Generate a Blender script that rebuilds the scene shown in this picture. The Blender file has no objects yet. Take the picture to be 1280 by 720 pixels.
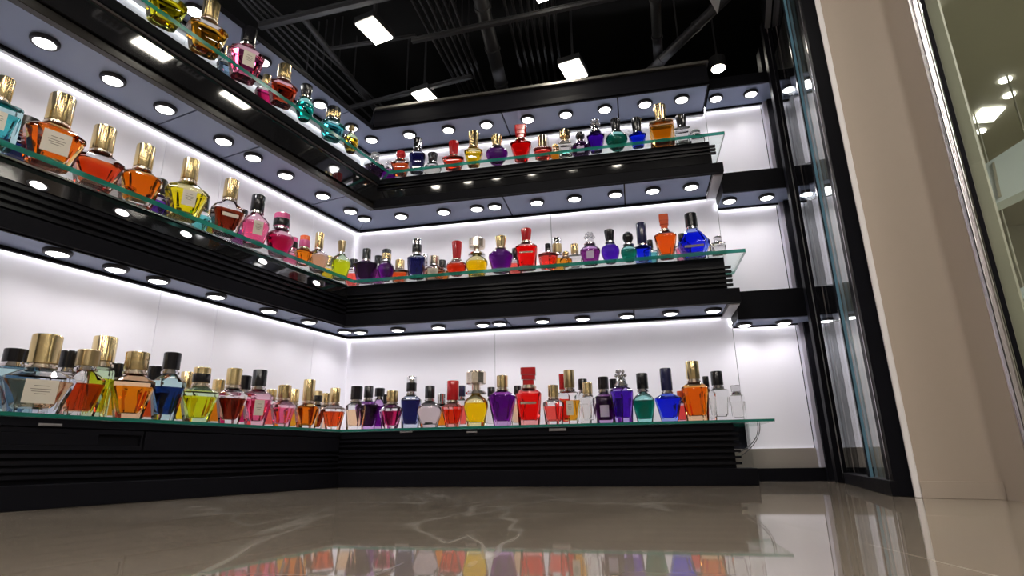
import bpy, bmesh, math, random
from math import sin, cos, pi, radians, tan, atan2, sqrt
from mathutils import Vector, Matrix

# ------------------------------------------------------------------ basics
S = 0.13                      # metres per scene unit (the unit is the eye height above the floor)
SC = bpy.context.scene
COL = SC.collection
random.seed(5)

# ---------------------------------------------------------------- materials
MATS = {}
def nmat(name):
    m = bpy.data.materials.new(name); m.use_nodes = True
    nt = m.node_tree
    return m, nt, nt.nodes['Principled BSDF']

def pmat(name, col, rough=0.5, metal=0.0, emit=None, estr=0.0, trans=0.0, ior=1.45, spec=0.5, coat=0.0, noise=0.0, nscale=20.0):
    if name in MATS: return MATS[name]
    m, nt, b = nmat(name)
    b.inputs['Base Color'].default_value = (*col, 1)
    b.inputs['Roughness'].default_value = rough
    b.inputs['Metallic'].default_value = metal
    b.inputs['IOR'].default_value = ior
    b.inputs['Specular IOR Level'].default_value = spec
    b.inputs['Transmission Weight'].default_value = trans
    b.inputs['Coat Weight'].default_value = coat
    if emit:
        b.inputs['Emission Color'].default_value = (*emit, 1)
        b.inputs['Emission Strength'].default_value = estr
    if noise > 0:
        tc = nt.nodes.new('ShaderNodeTexCoord'); nz = nt.nodes.new('ShaderNodeTexNoise')
        nz.inputs['Scale'].default_value = nscale; nz.inputs['Detail'].default_value = 5
        mr = nt.nodes.new('ShaderNodeMapRange')
        mr.inputs['To Min'].default_value = max(0.0, rough - noise); mr.inputs['To Max'].default_value = rough + noise
        nt.links.new(tc.outputs['Object'], nz.inputs['Vector'])
        nt.links.new(nz.outputs['Fac'], mr.inputs['Value'])
        nt.links.new(mr.outputs['Result'], b.inputs['Roughness'])
    MATS[name] = m
    return m

def emat(name, col, strength):
    if name in MATS: return MATS[name]
    m = bpy.data.materials.new(name); m.use_nodes = True
    nt = m.node_tree; nt.nodes.clear()
    e = nt.nodes.new('ShaderNodeEmission'); o = nt.nodes.new('ShaderNodeOutputMaterial')
    e.inputs['Color'].default_value = (*col, 1); e.inputs['Strength'].default_value = strength
    nt.links.new(e.outputs[0], o.inputs[0])
    MATS[name] = m
    return m

def clearmat(name, tint, gloss=(1, 1, 1), ior=1.5, rough=0.0, gmul=1.0, depth=None):
    """thin clear pane or liquid: lets light straight through, tinted, with a fresnel sheen"""
    if name in MATS: return MATS[name]
    m = bpy.data.materials.new(name); m.use_nodes = True
    nt = m.node_tree; nt.nodes.clear()
    t = nt.nodes.new('ShaderNodeBsdfTransparent'); t.inputs['Color'].default_value = (*tint, 1)
    g = nt.nodes.new('ShaderNodeBsdfGlossy'); g.inputs['Color'].default_value = (*gloss, 1); g.inputs['Roughness'].default_value = rough
    f = nt.nodes.new('ShaderNodeFresnel'); geo = nt.nodes.new('ShaderNodeNewGeometry')
    io = nt.nodes.new('ShaderNodeMapRange'); io.inputs['To Min'].default_value = ior; io.inputs['To Max'].default_value = 1.0/ior   # same sheen from inside
    nt.links.new(geo.outputs['Backfacing'], io.inputs['Value']); nt.links.new(io.outputs['Result'], f.inputs['IOR'])
    mu = nt.nodes.new('ShaderNodeMath'); mu.operation = 'MULTIPLY'; mu.inputs[1].default_value = gmul
    mx = nt.nodes.new('ShaderNodeMixShader'); o = nt.nodes.new('ShaderNodeOutputMaterial')
    nt.links.new(f.outputs[0], mu.inputs[0]); nt.links.new(mu.outputs[0], mx.inputs[0])
    nt.links.new(t.outputs[0], mx.inputs[1]); nt.links.new(g.outputs[0], mx.inputs[2])
    nt.links.new(mx.outputs[0], o.inputs[0])
    if depth:
        sg = [-math.log(max(1e-4, c))/depth for c in tint]; dn = max(sg)
        va = nt.nodes.new('ShaderNodeVolumeAbsorption'); va.inputs['Density'].default_value = dn
        va.inputs['Color'].default_value = (*[1 - q/dn for q in sg], 1)
        t.inputs['Color'].default_value = (*[c**0.5 for c in tint], 1)
        nt.links.new(va.outputs[0], o.inputs['Volume'])
    MATS[name] = m
    return m

def brushed(name, col, rough):
    m = pmat(name, col, rough, metal=1.0)
    nt = m.node_tree; b = nt.nodes['Principled BSDF']
    tg = nt.nodes.new('ShaderNodeTangent'); tg.direction_type = 'RADIAL'; tg.axis = 'Z'
    b.inputs['Anisotropic'].default_value = 0.95; b.inputs['Anisotropic Rotation'].default_value = 0.25
    nt.links.new(tg.outputs[0], b.inputs['Tangent'])
    return m

def liquidmat(name, tint, depth):
    """coloured scent inside thick glass: refracts against the glass and absorbs along its depth"""
    if name in MATS: return MATS[name]
    m = bpy.data.materials.new(name); m.use_nodes = True
    nt = m.node_tree; nt.nodes.clear(); o = nt.nodes.new('ShaderNodeOutputMaterial')
    g = nt.nodes.new('ShaderNodeBsdfGlass'); g.inputs['IOR'].default_value = 0.91; g.inputs['Roughness'].default_value = 0.0
    g.inputs['Color'].default_value = (*[c**0.35 for c in tint], 1)
    sg = [-math.log(max(1e-4, c))/depth for c in tint]; dn = max(sg)
    va = nt.nodes.new('ShaderNodeVolumeAbsorption'); va.inputs['Density'].default_value = dn
    va.inputs['Color'].default_value = (*[1 - q/dn for q in sg], 1)
    nt.links.new(g.outputs[0], o.inputs['Surface']); nt.links.new(va.outputs[0], o.inputs['Volume'])
    MATS[name] = m
    return m

def floor_mat():
    m, nt, b = nmat('polished_tile')
    geo = nt.nodes.new('ShaderNodeNewGeometry')
    mp = nt.nodes.new('ShaderNodeMapping'); mp.inputs['Rotation'].default_value = (0, 0, radians(24))
    nt.links.new(geo.outputs['Position'], mp.inputs['Vector'])
    nz = nt.nodes.new('ShaderNodeTexNoise'); nz.inputs['Scale'].default_value = 1.6; nz.inputs['Detail'].default_value = 7; nz.inputs['Distortion'].default_value = 1.2
    nt.links.new(mp.outputs[0], nz.inputs['Vector'])
    cr = nt.nodes.new('ShaderNodeValToRGB')
    cr.color_ramp.elements[0].position = 0.3; cr.color_ramp.elements[0].color = (0.215, 0.178, 0.142, 1)
    cr.color_ramp.elements[1].position = 0.75; cr.color_ramp.elements[1].color = (0.315, 0.265, 0.215, 1)
    nt.links.new(nz.outputs['Fac'], cr.inputs[0])
    # pale veins
    mp2 = nt.nodes.new('ShaderNodeMapping'); mp2.inputs['Rotation'].default_value = (0, 0, radians(-18)); mp2.inputs['Scale'].default_value = (1.0, 0.22, 1.0)
    nt.links.new(geo.outputs['Position'], mp2.inputs['Vector'])
    nv = nt.nodes.new('ShaderNodeTexNoise'); nv.inputs['Scale'].default_value = 2.3; nv.inputs['Detail'].default_value = 3; nv.inputs['Distortion'].default_value = 0.6
    nt.links.new(mp2.outputs[0], nv.inputs['Vector'])
    s1 = nt.nodes.new('ShaderNodeMath'); s1.operation = 'SUBTRACT'; s1.inputs[1].default_value = 0.5
    s2 = nt.nodes.new('ShaderNodeMath'); s2.operation = 'ABSOLUTE'
    s3 = nt.nodes.new('ShaderNodeMapRange'); s3.inputs['From Min'].default_value = 0.0; s3.inputs['From Max'].default_value = 0.010; s3.inputs['To Min'].default_value = 0.6; s3.inputs['To Max'].default_value = 0.0
    nt.links.new(nv.outputs['Fac'], s1.inputs[0]); nt.links.new(s1.outputs[0], s2.inputs[0]); nt.links.new(s2.outputs[0], s3.inputs['Value'])
    mx = nt.nodes.new('ShaderNodeMix'); mx.data_type = 'RGBA'
    mx.inputs[7].default_value = (0.55, 0.50, 0.44, 1)
    nt.links.new(s3.outputs[0], mx.inputs[0]); nt.links.new(cr.outputs[0], mx.inputs[6])
    # tile joints
    mp3 = nt.nodes.new('ShaderNodeMapping'); mp3.inputs['Rotation'].default_value = (0, 0, radians(11.6)); mp3.inputs['Location'].default_value = (0.31, 0.12, 0)
    nt.links.new(geo.outputs['Position'], mp3.inputs['Vector'])
    br = nt.nodes.new('ShaderNodeTexBrick'); br.offset = 0.0
    br.inputs['Scale'].default_value = 1.0; br.inputs['Brick Width'].default_value = 0.8; br.inputs['Row Height'].default_value = 0.8
    br.inputs['Mortar Size'].default_value = 0.002; br.inputs['Mortar Smooth'].default_value = 0.1
    nt.links.new(mp3.outputs[0], br.inputs['Vector'])
    mx2 = nt.nodes.new('ShaderNodeMix'); mx2.data_type = 'RGBA'; mx2.inputs[7].default_value = (0.30, 0.27, 0.24, 1)
    nt.links.new(br.outputs['Fac'], mx2.inputs[0]); nt.links.new(mx.outputs[2], mx2.inputs[6])
    nt.links.new(mx2.outputs[2], b.inputs['Base Color'])
    b.inputs['Roughness'].default_value = 0.035
    b.inputs['IOR'].default_value = 1.62
    return m

def wall_paint(name, col, rough=0.55):
    m, nt, b = nmat(name)
    geo = nt.nodes.new('ShaderNodeNewGeometry')
    nz = nt.nodes.new('ShaderNodeTexNoise'); nz.inputs['Scale'].default_value = 30; nz.inputs['Detail'].default_value = 4
    nt.links.new(geo.outputs['Position'], nz.inputs['Vector'])
    cr = nt.nodes.new('ShaderNodeValToRGB')
    cr.color_ramp.elements[0].color = (col[0]*0.96, col[1]*0.96, col[2]*0.96, 1); cr.color_ramp.elements[1].color = (*col, 1)
    nt.links.new(nz.outputs['Fac'], cr.inputs[0]); nt.links.new(cr.outputs[0], b.inputs['Base Color'])
    b.inputs['Roughness'].default_value = rough
    MATS[name] = m
    return m

M_CHROME = brushed('chrome', (0.72, 0.69, 0.72), 0.20)
M_BLACK = pmat('black_lacquer', (0.008, 0.008, 0.011), 0.40, noise=0.05, spec=0.06)
M_SLAT = pmat('black_slat', (0.008, 0.008, 0.011), 0.26, spec=0.2)
M_GLOSS = pmat('glossy_black_panel', (0.012, 0.012, 0.014), 0.05, spec=0.9, coat=0.6)
M_SOFFIT = pmat('grey_metal_soffit', (0.31, 0.37, 0.54), 0.38, metal=0.25, noise=0.05)
M_LIP = pmat('white_lip', (0.62, 0.61, 0.64), 0.5)
M_PANEL = pmat('backlit_panel', (0.75, 0.725, 0.79), 0.30, emit=(1.0, 0.965, 1.0), estr=0.13)
M_STRIP = emat('led_strip', (0.95, 0.96, 1.0), 52)
M_LAMP = emat('lamp_lens', (1.0, 0.98, 0.97), 9); M_LAMP.cycles.emission_sampling = 'NONE'
M_FASCIALAMP = emat('fascia_lamp', (1.0, 0.95, 0.92), 3.0); M_FASCIALAMP.cycles.emission_sampling = 'NONE'
M_CEILLAMP = emat('ceiling_lamp', (1.0, 0.93, 0.80), 30)
M_RING = pmat('dark_ring', (0.05, 0.05, 0.06), 0.3, metal=0.6)
M_GLASSTOP = clearmat('shelf_glass', (0.95, 0.99, 0.97), ior=1.5)
M_GLASSEDGE = pmat('shelf_glass_edge', (0.015, 0.22, 0.16), 0.12, trans=0.4, ior=1.3, emit=None)
M_SIDEGLASS = clearmat('side_glass', (0.90, 0.93, 0.95), ior=1.6)
M_WINDOW = clearmat('window_glass', (0.93, 0.95, 0.92), ior=1.5)
M_BEIGE = wall_paint('beige_paint', (0.46, 0.385, 0.315))
M_OLIVE = wall_paint('olive_paint', (0.36, 0.345, 0.285))
M_SHOPWALL = wall_paint('store_wall', (0.20, 0.18, 0.155))
M_CEIL = pmat('black_ceiling', (0.006, 0.006, 0.006), 0.9)
M_PIPE = pmat('black_pipe', (0.042, 0.042, 0.046), 0.42, noise=0.1)
M_WHITE = pmat('white_paint', (0.70, 0.72, 0.74), 0.5)
M_PALE = pmat('pale_blue_panel', (0.55, 0.62, 0.64), 0.5)
M_SKIRT = pmat('skirting_tile', (0.34, 0.30, 0.27), 0.25)
M_FLOOR = floor_mat()
M_LABEL = pmat('cream_label', (0.74, 0.69, 0.60), 0.6)
M_LILAC = pmat('lilac_label', (0.58, 0.50, 0.68), 0.6)
M_INK = pmat('label_ink', (0.22, 0.19, 0.16), 0.7)
M_ACRYL = clearmat('clear_acrylic', (0.97, 0.97, 0.98), ior=1.35)
M_WIRE = pmat('grey_wire', (0.10, 0.10, 0.11), 0.4)
M_PLATE = pmat('steel_plate', (0.42, 0.40, 0.42), 0.35, metal=0.8)

# -------------------------------------------------------------- mesh helper
class MB:
    def __init__(self):
        self.v = []; self.f = []; self.mi = []; self.smooth = []
    def add(self, vs, fs, mi=0, smooth=False):
        o = len(self.v); self.v += [tuple(p) for p in vs]
        for f in fs:
            self.f.append([i + o for i in f]); self.mi.append(mi); self.smooth.append(smooth)
    def prism(self, poly, z0, z1, mi=0, side=None, smooth=False):
        n = len(poly)
        a = sum(poly[i][0]*poly[(i+1) % n][1] - poly[(i+1) % n][0]*poly[i][1] for i in range(n))
        if a < 0: poly = poly[::-1]
        vs = [(p[0], p[1], z0) for p in poly] + [(p[0], p[1], z1) for p in poly]
        self.add(vs, [list(range(n))[::-1], list(range(n, 2*n))], mi)
        o = len(self.v) - 2*n
        for i in range(n):
            j = (i+1) % n
            self.f.append([o+i, o+j, o+n+j, o+n+i]); self.mi.append(mi if side is None else side); self.smooth.append(smooth)
    def loft(self, rings, mi=0, smooth=False, caps=True):
        n = len(rings[0]); o = len(self.v)
        for r in rings: self.v += [tuple(p) for p in r]
        for k in range(len(rings)-1):
            for i in range(n):
                j = (i+1) % n
                self.f.append([o+k*n+i, o+k*n+j, o+(k+1)*n+j, o+(k+1)*n+i]); self.mi.append(mi); self.smooth.append(smooth)
        if caps:
            self.f.append([o+i for i in range(n)][::-1]); self.mi.append(mi); self.smooth.append(False)
            self.f.append([o+(len(rings)-1)*n+i for i in range(n)]); self.mi.append(mi); self.smooth.append(False)
    def lathe(self, c, prof, seg=24, mi=0, smooth=True):
        rings = [[(c[0]+r*cos(2*pi*i/seg), c[1]+r*sin(2*pi*i/seg), c[2]+z) for i in range(seg)] for r, z in prof]
        self.loft(rings, mi, smooth)
    def tube(self, pts, r, seg=10, mi=0):
        pts = [Vector(p) for p in pts]; rings = []
        for k, p in enumerate(pts):
            d = (pts[min(k+1, len(pts)-1)] - pts[max(k-1, 0)]).normalized()
            up = Vector((0, 0, 1)) if abs(d.z) < 0.9 else Vector((1, 0, 0))
            a = d.cross(up).normalized(); b = a.cross(d).normalized()
            rr = r[k] if isinstance(r, (list, tuple)) else r
            rings.append([tuple(p + (a*cos(2*pi*i/seg) + b*sin(2*pi*i/seg))*rr) for i in range(seg)])
        self.loft(rings, mi, True)
    def box(self, c, ax, half, mi=0):
        """box with centre c, plan axis ax (unit 2-vector), half sizes along ax / across / up"""
        a = Vector((ax[0], ax[1], 0)); b = Vector((-ax[1], ax[0], 0)); u = Vector((0, 0, 1)); c = Vector(c)
        vs = [tuple(c + a*half[0]*i + b*half[1]*j + u*half[2]*k) for k in (-1, 1) for i, j in ((-1, -1), (1, -1), (1, 1), (-1, 1))]
        self.add(vs, [[3, 2, 1, 0], [4, 5, 6, 7], [0, 1, 5, 4], [1, 2, 6, 5], [2, 3, 7, 6], [3, 0, 4, 7]], mi)
    def build(self, name, mats, parent=None, org=None, bevel=0.0):
        if not isinstance(mats, (list, tuple)): mats = [mats]
        me = bpy.data.meshes.new(name)
        o = Vector(org) if org is not None else Vector((0, 0, 0))
        me.from_pydata([tuple((Vector(p) - o)*S) for p in self.v], [], self.f)
        for m in mats: me.materials.append(m)
        me.polygons.foreach_set('material_index', self.mi)
        me.polygons.foreach_set('use_smooth', self.smooth)
        me.update()
        bm = bmesh.new(); bm.from_mesh(me); bmesh.ops.recalc_face_normals(bm, faces=bm.faces); bm.to_mesh(me); bm.free()
        me.set_sharp_from_angle(angle=radians(32))
        ob = bpy.data.objects.new(name, me); COL.objects.link(ob)
        if parent: ob.parent = parent
        else: ob.location = o*S
        if bevel > 0:
            md = ob.modifiers.new('bevel', 'BEVEL'); md.width = bevel*S; md.segments = 2; md.limit_method = 'ANGLE'
        return ob

def tag(o, label, cat, group=None):
    o['label'] = label; o['category'] = cat
    if group: o['group'] = group
    return o
def thing(name, label, cat, loc, group=None, rz=0):
    o = bpy.data.objects.new(name, None); COL.objects.link(o)
    o.location = Vector(loc)*S; o.rotation_euler = (0, 0, rz); o.empty_display_size = 0.05
    return tag(o, label, cat, group)
def struct(o):
    o['kind'] = 'structure'
    return o

# -------------------------------------------------------------- the ground plan
# eye, lens and the two display wings (a long wing and a partition-side wing meeting at an obtuse corner)
F = 713.26
PI_, RO = radians(16.574), radians(-0.819)
FW = Vector((0, cos(PI_), sin(PI_))); RT0 = Vector((1, 0, 0)); UP0 = RT0.cross(FW)
RT = RT0*cos(RO) + UP0*sin(RO); UP = -RT0*sin(RO) + UP0*cos(RO)
def ray(x, y):
    v = RT*((x-640)/F) + UP*((360-y)/F) + FW
    return v/ sqrt(v.x**2 + v.y**2)
def atz(x, y, z):
    v = ray(x, y); t = (z-1)/v.z
    return (v.x*t, v.y*t)
def proj(p):
    d = Vector(p) - Vector((0, 0, 1)); w = d.dot(FW)
    return 640 + F*d.dot(RT)/w, 360 - F*d.dot(UP)/w, w

TL, TR = radians(24.8), radians(101.62)
class Wing: pass
L = Wing(); L.d = Vector((sin(TL), cos(TL))); L.n = Vector((-cos(TL), sin(TL))); L.k = 'L'
R = Wing(); R.d = Vector((sin(TR), cos(TR))); R.n = Vector((-cos(TR), sin(TR))); R.k = 'R'
def cor(dl, dr):
    det = L.n.x*R.n.y - L.n.y*R.n.x
    return Vector(((dl*R.n.y - L.n.y*dr)/det, (L.n.x*dr - dl*R.n.x)/det))
def P(w, D, s): return w.n*D + w.d*s
WL, WR = 18.6, 25.0          # the two backlit walls
T0 = -3.0                    # where the long wing ends, beside the viewer
def poly(w, d0, d1, e0, e1, end, end2=None):
    """plan strip of a wing from front distance d0 to back distance d1; e0/e1 = the other wing's
    front/back distances at the mitred corner; end = position of the free end"""
    if w is L: return [P(L, d0, T0 if end is None else end), cor(d0, e0), cor(d1, e1), P(L, d1, T0 if end is None else end)]
    return [cor(e0, d0), P(R, d0, end), P(R, d1, end if end2 is None else end2), cor(e1, d1)]
def span(w, d0, d1, s0, s1): return [P(w, d0, s0), P(w, d0, s1), P(w, d1, s1), P(w, d1, s0)]
def where(w, D, x, y):
    """position along a wing, at plan distance D, in the sight line of (x, y)"""
    v = ray(x, y); t = D/(w.n.x*v.x + w.n.y*v.y)
    return (v.x*t*w.d.x + v.y*t*w.d.y), 1 + v.z*t
WING = {'L': 'wing facing the partition', 'R': 'partition-side wing'}

# ------------------------------------------------------------------ the setting
mb = MB(); mb.prism([(-34, -26), (75, -26), (75, 75), (-34, 75)], -0.4, 0.0); struct(mb.build('floor', M_FLOOR))
mb = MB(); mb.prism([(-34, -26), (16, -26), (16, 42), (-34, 42)], 24.0, 24.4); struct(mb.build('ceiling', M_CEIL))

CW = cor(WL, WR)
CE = P(R, WR, 7.6)
mb = MB(); mb.prism([P(L, WL, -30), cor(WL, WR), cor(WL+0.8, WR+0.8), P(L, WL+0.8, -30)], 0, 16.6); struct(mb.build('wall_long', M_BLACK))
mb = MB(); mb.prism([cor(WL, WR), P(R, WR, 9.2), P(R, WR+0.8, 9.2), cor(WL+0.8, WR+0.8)], 0, 17.4); struct(mb.build('wall_end', M_BLACK))
# the dark outer shell of the hall, above and behind the display
mb = MB(); mb.prism([(-34, 41), (16.4, 41), (16.4, 41.5), (-34, 41.5)], 0, 24); struct(mb.build('wall_outer_end', M_CEIL))
mb = MB(); mb.prism([(-34.4, -26), (-34, -26), (-34, 41.5), (-34.4, 41.5)], 0, 24); struct(mb.build('wall_outer_long', M_CEIL))
mb = MB(); mb.prism([(16, 25), (16.4, 25), (16.4, 41.5), (16, 41.5)], 0, 24); struct(mb.build('wall_outer_side', M_CEIL))

# the shop behind the viewer
a = P(L, WL, -30)
mb = MB(); mb.prism([(a.x, a.y), (26, -24), (26, -25), (a.x-1, a.y-1)], 0, 24); struct(mb.build('wall_back', M_SHOPWALL))

# backlit wall panels, one per bay, thin joints between them
def panels(w, z0, z1, seams, names):
    for i in range(len(seams)-1):
        s0, s1 = seams[i], seams[i+1]
        mb = MB()
        D = WL if w is L else WR
        mb.prism([P(w, D-0.06, s0+0.012), P(w, D-0.06, s1-0.012), P(w, D-0.004, s1-0.012), P(w, D-0.004, s0+0.012)], z0, z1)
        o = mb.build('backlit_panel', M_PANEL, None, (*P(w, D, (s0+s1)/2), z0))
        o['kind'] = 'structure'
        o.name = names
sC_L = CW.dot(L.d); sC_R = CW.dot(R.d)
seamL = [T0] + [where(L, WL, x, 420)[0] for x in (191, 266, 391)] + [sC_L]
seamR = [sC_R] + [where(R, WR, x, 440)[0] for x in (619,)] + [4.33]
panels(L, 2.2, 6.95, seamL, 'wall_panel')
panels(R, 2.2, 6.95, seamR, 'wall_panel')
seamL2 = [T0] + [where(L, WL, x, 190)[0] for x in (205, 280)] + [where(L, WL, 392, 264)[0], sC_L]
panels(L, 8.7, 12.45, seamL2, 'wall_panel')
panels(R, 8.7, 12.45, [sC_R, -3.2, 4.33], 'wall_panel')
panels(L, 13.8, 16.5, seamL2, 'wall_panel')
panels(R, 13.8, 16.7, [sC_R, -3.2, 4.33], 'wall_panel')
BAY0, BAY1 = 4.33, 6.78
for z0, z1 in ((0.9, 6.4), (7.3, 11.8), (12.4, 16.85)):
    panels(R, z0, z1, [BAY0, BAY1], 'wall_panel'); panels(R, z0, z1, [7.34, 8.9], 'wall_panel')
mb = MB(); mb.prism(span(R, WR-0.16, WR-0.10, 3.3, 8.9), 0.48, 1.21); struct(mb.build('baseboard_bay', M_SKIRT))
mb = MB(); mb.prism(span(R, WR-0.35, WR, 3.3, 8.9), 0, 0.48); struct(mb.build('baseboard_plinth', M_BLACK))
# light strips in the joint over the skirting and in every soffit gap (they give off light)
mb = MB(); mb.prism(span(R, WR-0.095, WR-0.065, 3.6, 8.8), 0.98, 1.02)
o = mb.build('light_strip', emat('led_low', (0.95, 0.96, 1.0), 26), None, (*P(R, WR, 5), 1.21)); tag(o, 'thin white light strip above the low skirting by the partition', 'light strip')

# ------------------------------------------------------------------ ledges, canopies
def slats(w, D, e, zs, h, end, prot=0.10, zoff=0):
    mb = MB()
    for z in zs:
        mb.prism(poly(w, D-prot, D+0.03, e-prot, e+0.03, end), z-h/2, z+h/2)
    return mb

def soffit(root, org, w, D0, D1, e0, e1, z, cuts, wall):
    """grey metal panels carrying the lamps, black rim behind, white lip and a light strip against the wall"""
    for i in range(len(cuts)-1):
        s0, s1 = cuts[i], cuts[i+1]
        mb = MB()
        g = 0.03
        pl = span(w, D0, D1, s0+g if s0 is not None else 0, s1-g if s1 is not None else 0)
        if w is L and i == len(cuts)-2: pl = [P(L, D0, s0+g), cor(D0, e0), cor(D1, e1), P(L, D1, s0+g)]
        if w is R and i == 0: pl = [cor(e0, D0), P(R, D0, s1-g), P(R, D1, s1-g), cor(e1, D1)]
        mb.prism(pl, z, z+0.06); mb.build('soffit_panel', M_SOFFIT, root, org)

def ledge(w, name, label, cat, D, e, z0, z1, Db, eb, cuts, end, style, wall_gap):
    W_ = WL if w is L else WR; We = WR if w is L else WL
    base = cor(D, e) if w is L else cor(e, D)
    org = (base.x, base.y, z0)
    root = thing(name, label, cat, org)
    bx = end + 0.0 if w is R else None
    # carcass
    mb = MB()
    mb.prism(poly(w, D, W_-0.17, e, We-0.17, end), z0+0.06, z1)
    mb.build('carcass', M_BLACK, root, org, 0.01)
    soffit(root, org, w, D+0.06, Db, e+0.06, eb, z0, cuts, W_)
    mb = MB(); mb.prism(poly(w, Db, Db+0.10, eb, eb+0.10, end), z0-0.10, z0+0.07); mb.build('rim', M_BLACK, root, org)
    mb = MB(); mb.prism(poly(w, D-0.01, D+0.06, e-0.01, e+0.06, end), z0-0.02, z0+0.07); mb.build('front_rim', M_BLACK, root, org)
    mb = MB(); mb.prism(poly(w, Db+0.10, W_-0.14, eb+0.10, We-0.14, end), z0-0.03, z0+0.06); mb.build('lip', M_LIP, root, org)
    mb = MB(); mb.prism(poly(w, W_-0.15, W_-0.08, We-0.15, We-0.08, end), z0+0.20, z0+0.25); st = mb.build('light_strip', M_STRIP, root, org)
    return root, org

eL = {1: 15.9, 2: 16.35, 3: 15.0}; eR = {1: 21.3, 2: 22.05, 3: 22.05}
# middle ledges ---------------------------------------------------------------
zb2, zt2 = 6.58, 8.44
D2L, D2R = 16.9, 22.4
cut2L = [T0, where(L, 17.5, 200, 355)[0], where(L, 17.5, 266, 376)[0], where(L, 17.5, 370, 402)[0], None]
r, org = ledge(L, 'shelf_ledge', 'black louvred ledge with glossy band under the middle glass shelf, wing facing the partition', 'shelf ledge', D2L, D2R, zb2, zt2, 18.12, 24.25, cut2L, None, 0, 0)
cnr = cor(D2L, D2R)
slats(L, D2L, D2R, [7.18, 7.38, 7.58, 7.78], 0.10, None).build('louvre', M_SLAT, r, org)
mb = MB(); mb.prism(poly(L, D2L-0.07, D2L, D2R-0.07, D2R, None), 7.88, 8.36); mb.build('gloss_band', M_GLOSS, r, org)
mb = MB(); mb.prism(poly(L, D2L-0.12, D2L+0.02, D2R-0.12, D2R+0.02, None), 8.38, 8.44); mb.build('metal_bead', M_CHROME, r, org)
mb = MB(); mb.prism(poly(L, D2L-0.16, D2L, D2R-0.16, D2R, None), 6.60, 7.06); mb.build('lower_panel', M_BLACK, r, org, 0.01)
r, org = ledge(R, 'shelf_ledge', 'black louvred ledge under the middle glass shelf, partition-side wing', 'shelf ledge', D2R, D2L, zb2, zt2, 24.25, 18.12, [None, -5.0, 0.3, 3.85], 3.88, 0, 0)
slats(R, D2R, D2L, [7.28, 7.46, 7.64, 7.82, 8.0], 0.085, 4.1).build('louvre', M_SLAT, r, org)
mb = MB(); mb.prism(poly(R, D2R-0.16, D2R+0.1, D2L-0.16, D2L+0.1, 4.3), 6.56, 7.12); mb.build('lower_panel', M_BLACK, r, org, 0.01)
mb = MB(); mb.prism(span(R, D2R+0.1, WR-0.1, 3.9, 4.28), 6.52, 6.66); mb.build('end_cap', M_LIP, r, org)
# upper ledges ----------------------------------------------------------------
zb3, zt3 = 12.08, 13.58
D3L, D3R = 15.7, 22.4
cut3L = [T0, where(L, 17, 222, 156)[0], where(L, 17, 300, 214)[0], where(L, 17, 412, 258)[0], None]
r, org = ledge(L, 'shelf_ledge', 'mirror-black ledge reflecting ceiling lamps under the top glass shelf, wing facing the partition', 'shelf ledge', D3L+0.3, D3R, zb3, zt3, 18.1, 24.55, cut3L, None, 0, 0)
mb = MB(); mb.prism(poly(L, D3L, D3L+0.3, D3R-0.1, D3R, None), 12.32, 13.20); mb.build('gloss_band', M_GLOSS, r, org)
mb = MB(); mb.prism(poly(L, D3L-0.12, D3L+0.3, D3R-0.12, D3R, None), 13.24, 13.58); mb.build('upper_band', M_BLACK, r, org)
mb = MB(); mb.prism(poly(L, D3L-0.06, D3L+0.3, D3R-0.1, D3R, None), 13.20, 13.235); mb.build('metal_bead', M_PLATE, r, org)
mb = MB(); mb.prism(poly(L, D3L+0.10, D3L+0.36, D3R-0.1, D3R+0.06, None), 12.02, 12.30); mb.build('lower_rail', pmat('satin_black', (0.02, 0.018, 0.017), 0.18), r, org, 0.02)
r, org = ledge(R, 'shelf_ledge', 'black louvred ledge with lamp glints under the top glass shelf, partition-side wing', 'shelf ledge', D3R, D3L+0.3, zb3, zt3, 24.6, 18.1, [None, -5.0, 0.3, 3.85], 3.88, 0, 0)
slats(R, D3R, D3L+0.3, [12.98, 13.14, 13.30], 0.08, 4.1).build('louvre', M_SLAT, r, org)
mb = MB(); mb.prism(poly(R, D3R-0.10, D3R, D3L+0.2, D3L+0.3, 3.9), 12.52, 12.9); mb.build('gloss_band', M_GLOSS, r, org)
mb = MB(); mb.prism(poly(R, D3R-0.16, D3R+0.1, D3L+0.14, D3L+0.4, 4.3), 12.06, 12.48); mb.build('lower_panel', M_BLACK, r, org, 0.01)
mb = MB(); mb.prism(span(R, D3R+0.1, WR-0.1, 3.9, 4.28), 12.0, 12.15); mb.build('end_cap', M_LIP, r, org)
# canopies --------------------------------------------------------------------
zb4 = 16.32
D4L, D4R = 16.15, 22.4
cut4L = [T0, where(L, 17, 310, 40)[0], where(L, 17, 420, 140)[0], None]
r, org = ledge(L, 'canopy', 'slim black canopy with grey soffit above the top shelf, wing facing the partition', 'canopy', D4L, D4R, zb4, 16.5, 17.75, 24.45, cut4L, None, 0, 0)
r, org = ledge(R, 'canopy', 'deep black canopy with pale top edge above the top shelf, partition-side wing', 'canopy', D4R, D4L, zb4, 17.35, 24.45, 17.75, [None, -5.0, 0.3, 4.15], 4.2, 0, 0)
mb = MB(); mb.prism(poly(R, D4R-0.16, D4R+0.2, D4L-0.16, D4L+0.2, 4.25), 17.30, 17.42); mb.build('top_rail', pmat('dull_metal', (0.20, 0.19, 0.18), 0.3, metal=0.8), r, org)
mb = MB(); mb.prism(poly(R, D4R-0.08, D4R+0.1, D4L-0.08, D4L+0.1, 4.2), 16.36, 16.62); mb.build('lower_panel', M_SLAT, r, org)
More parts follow.
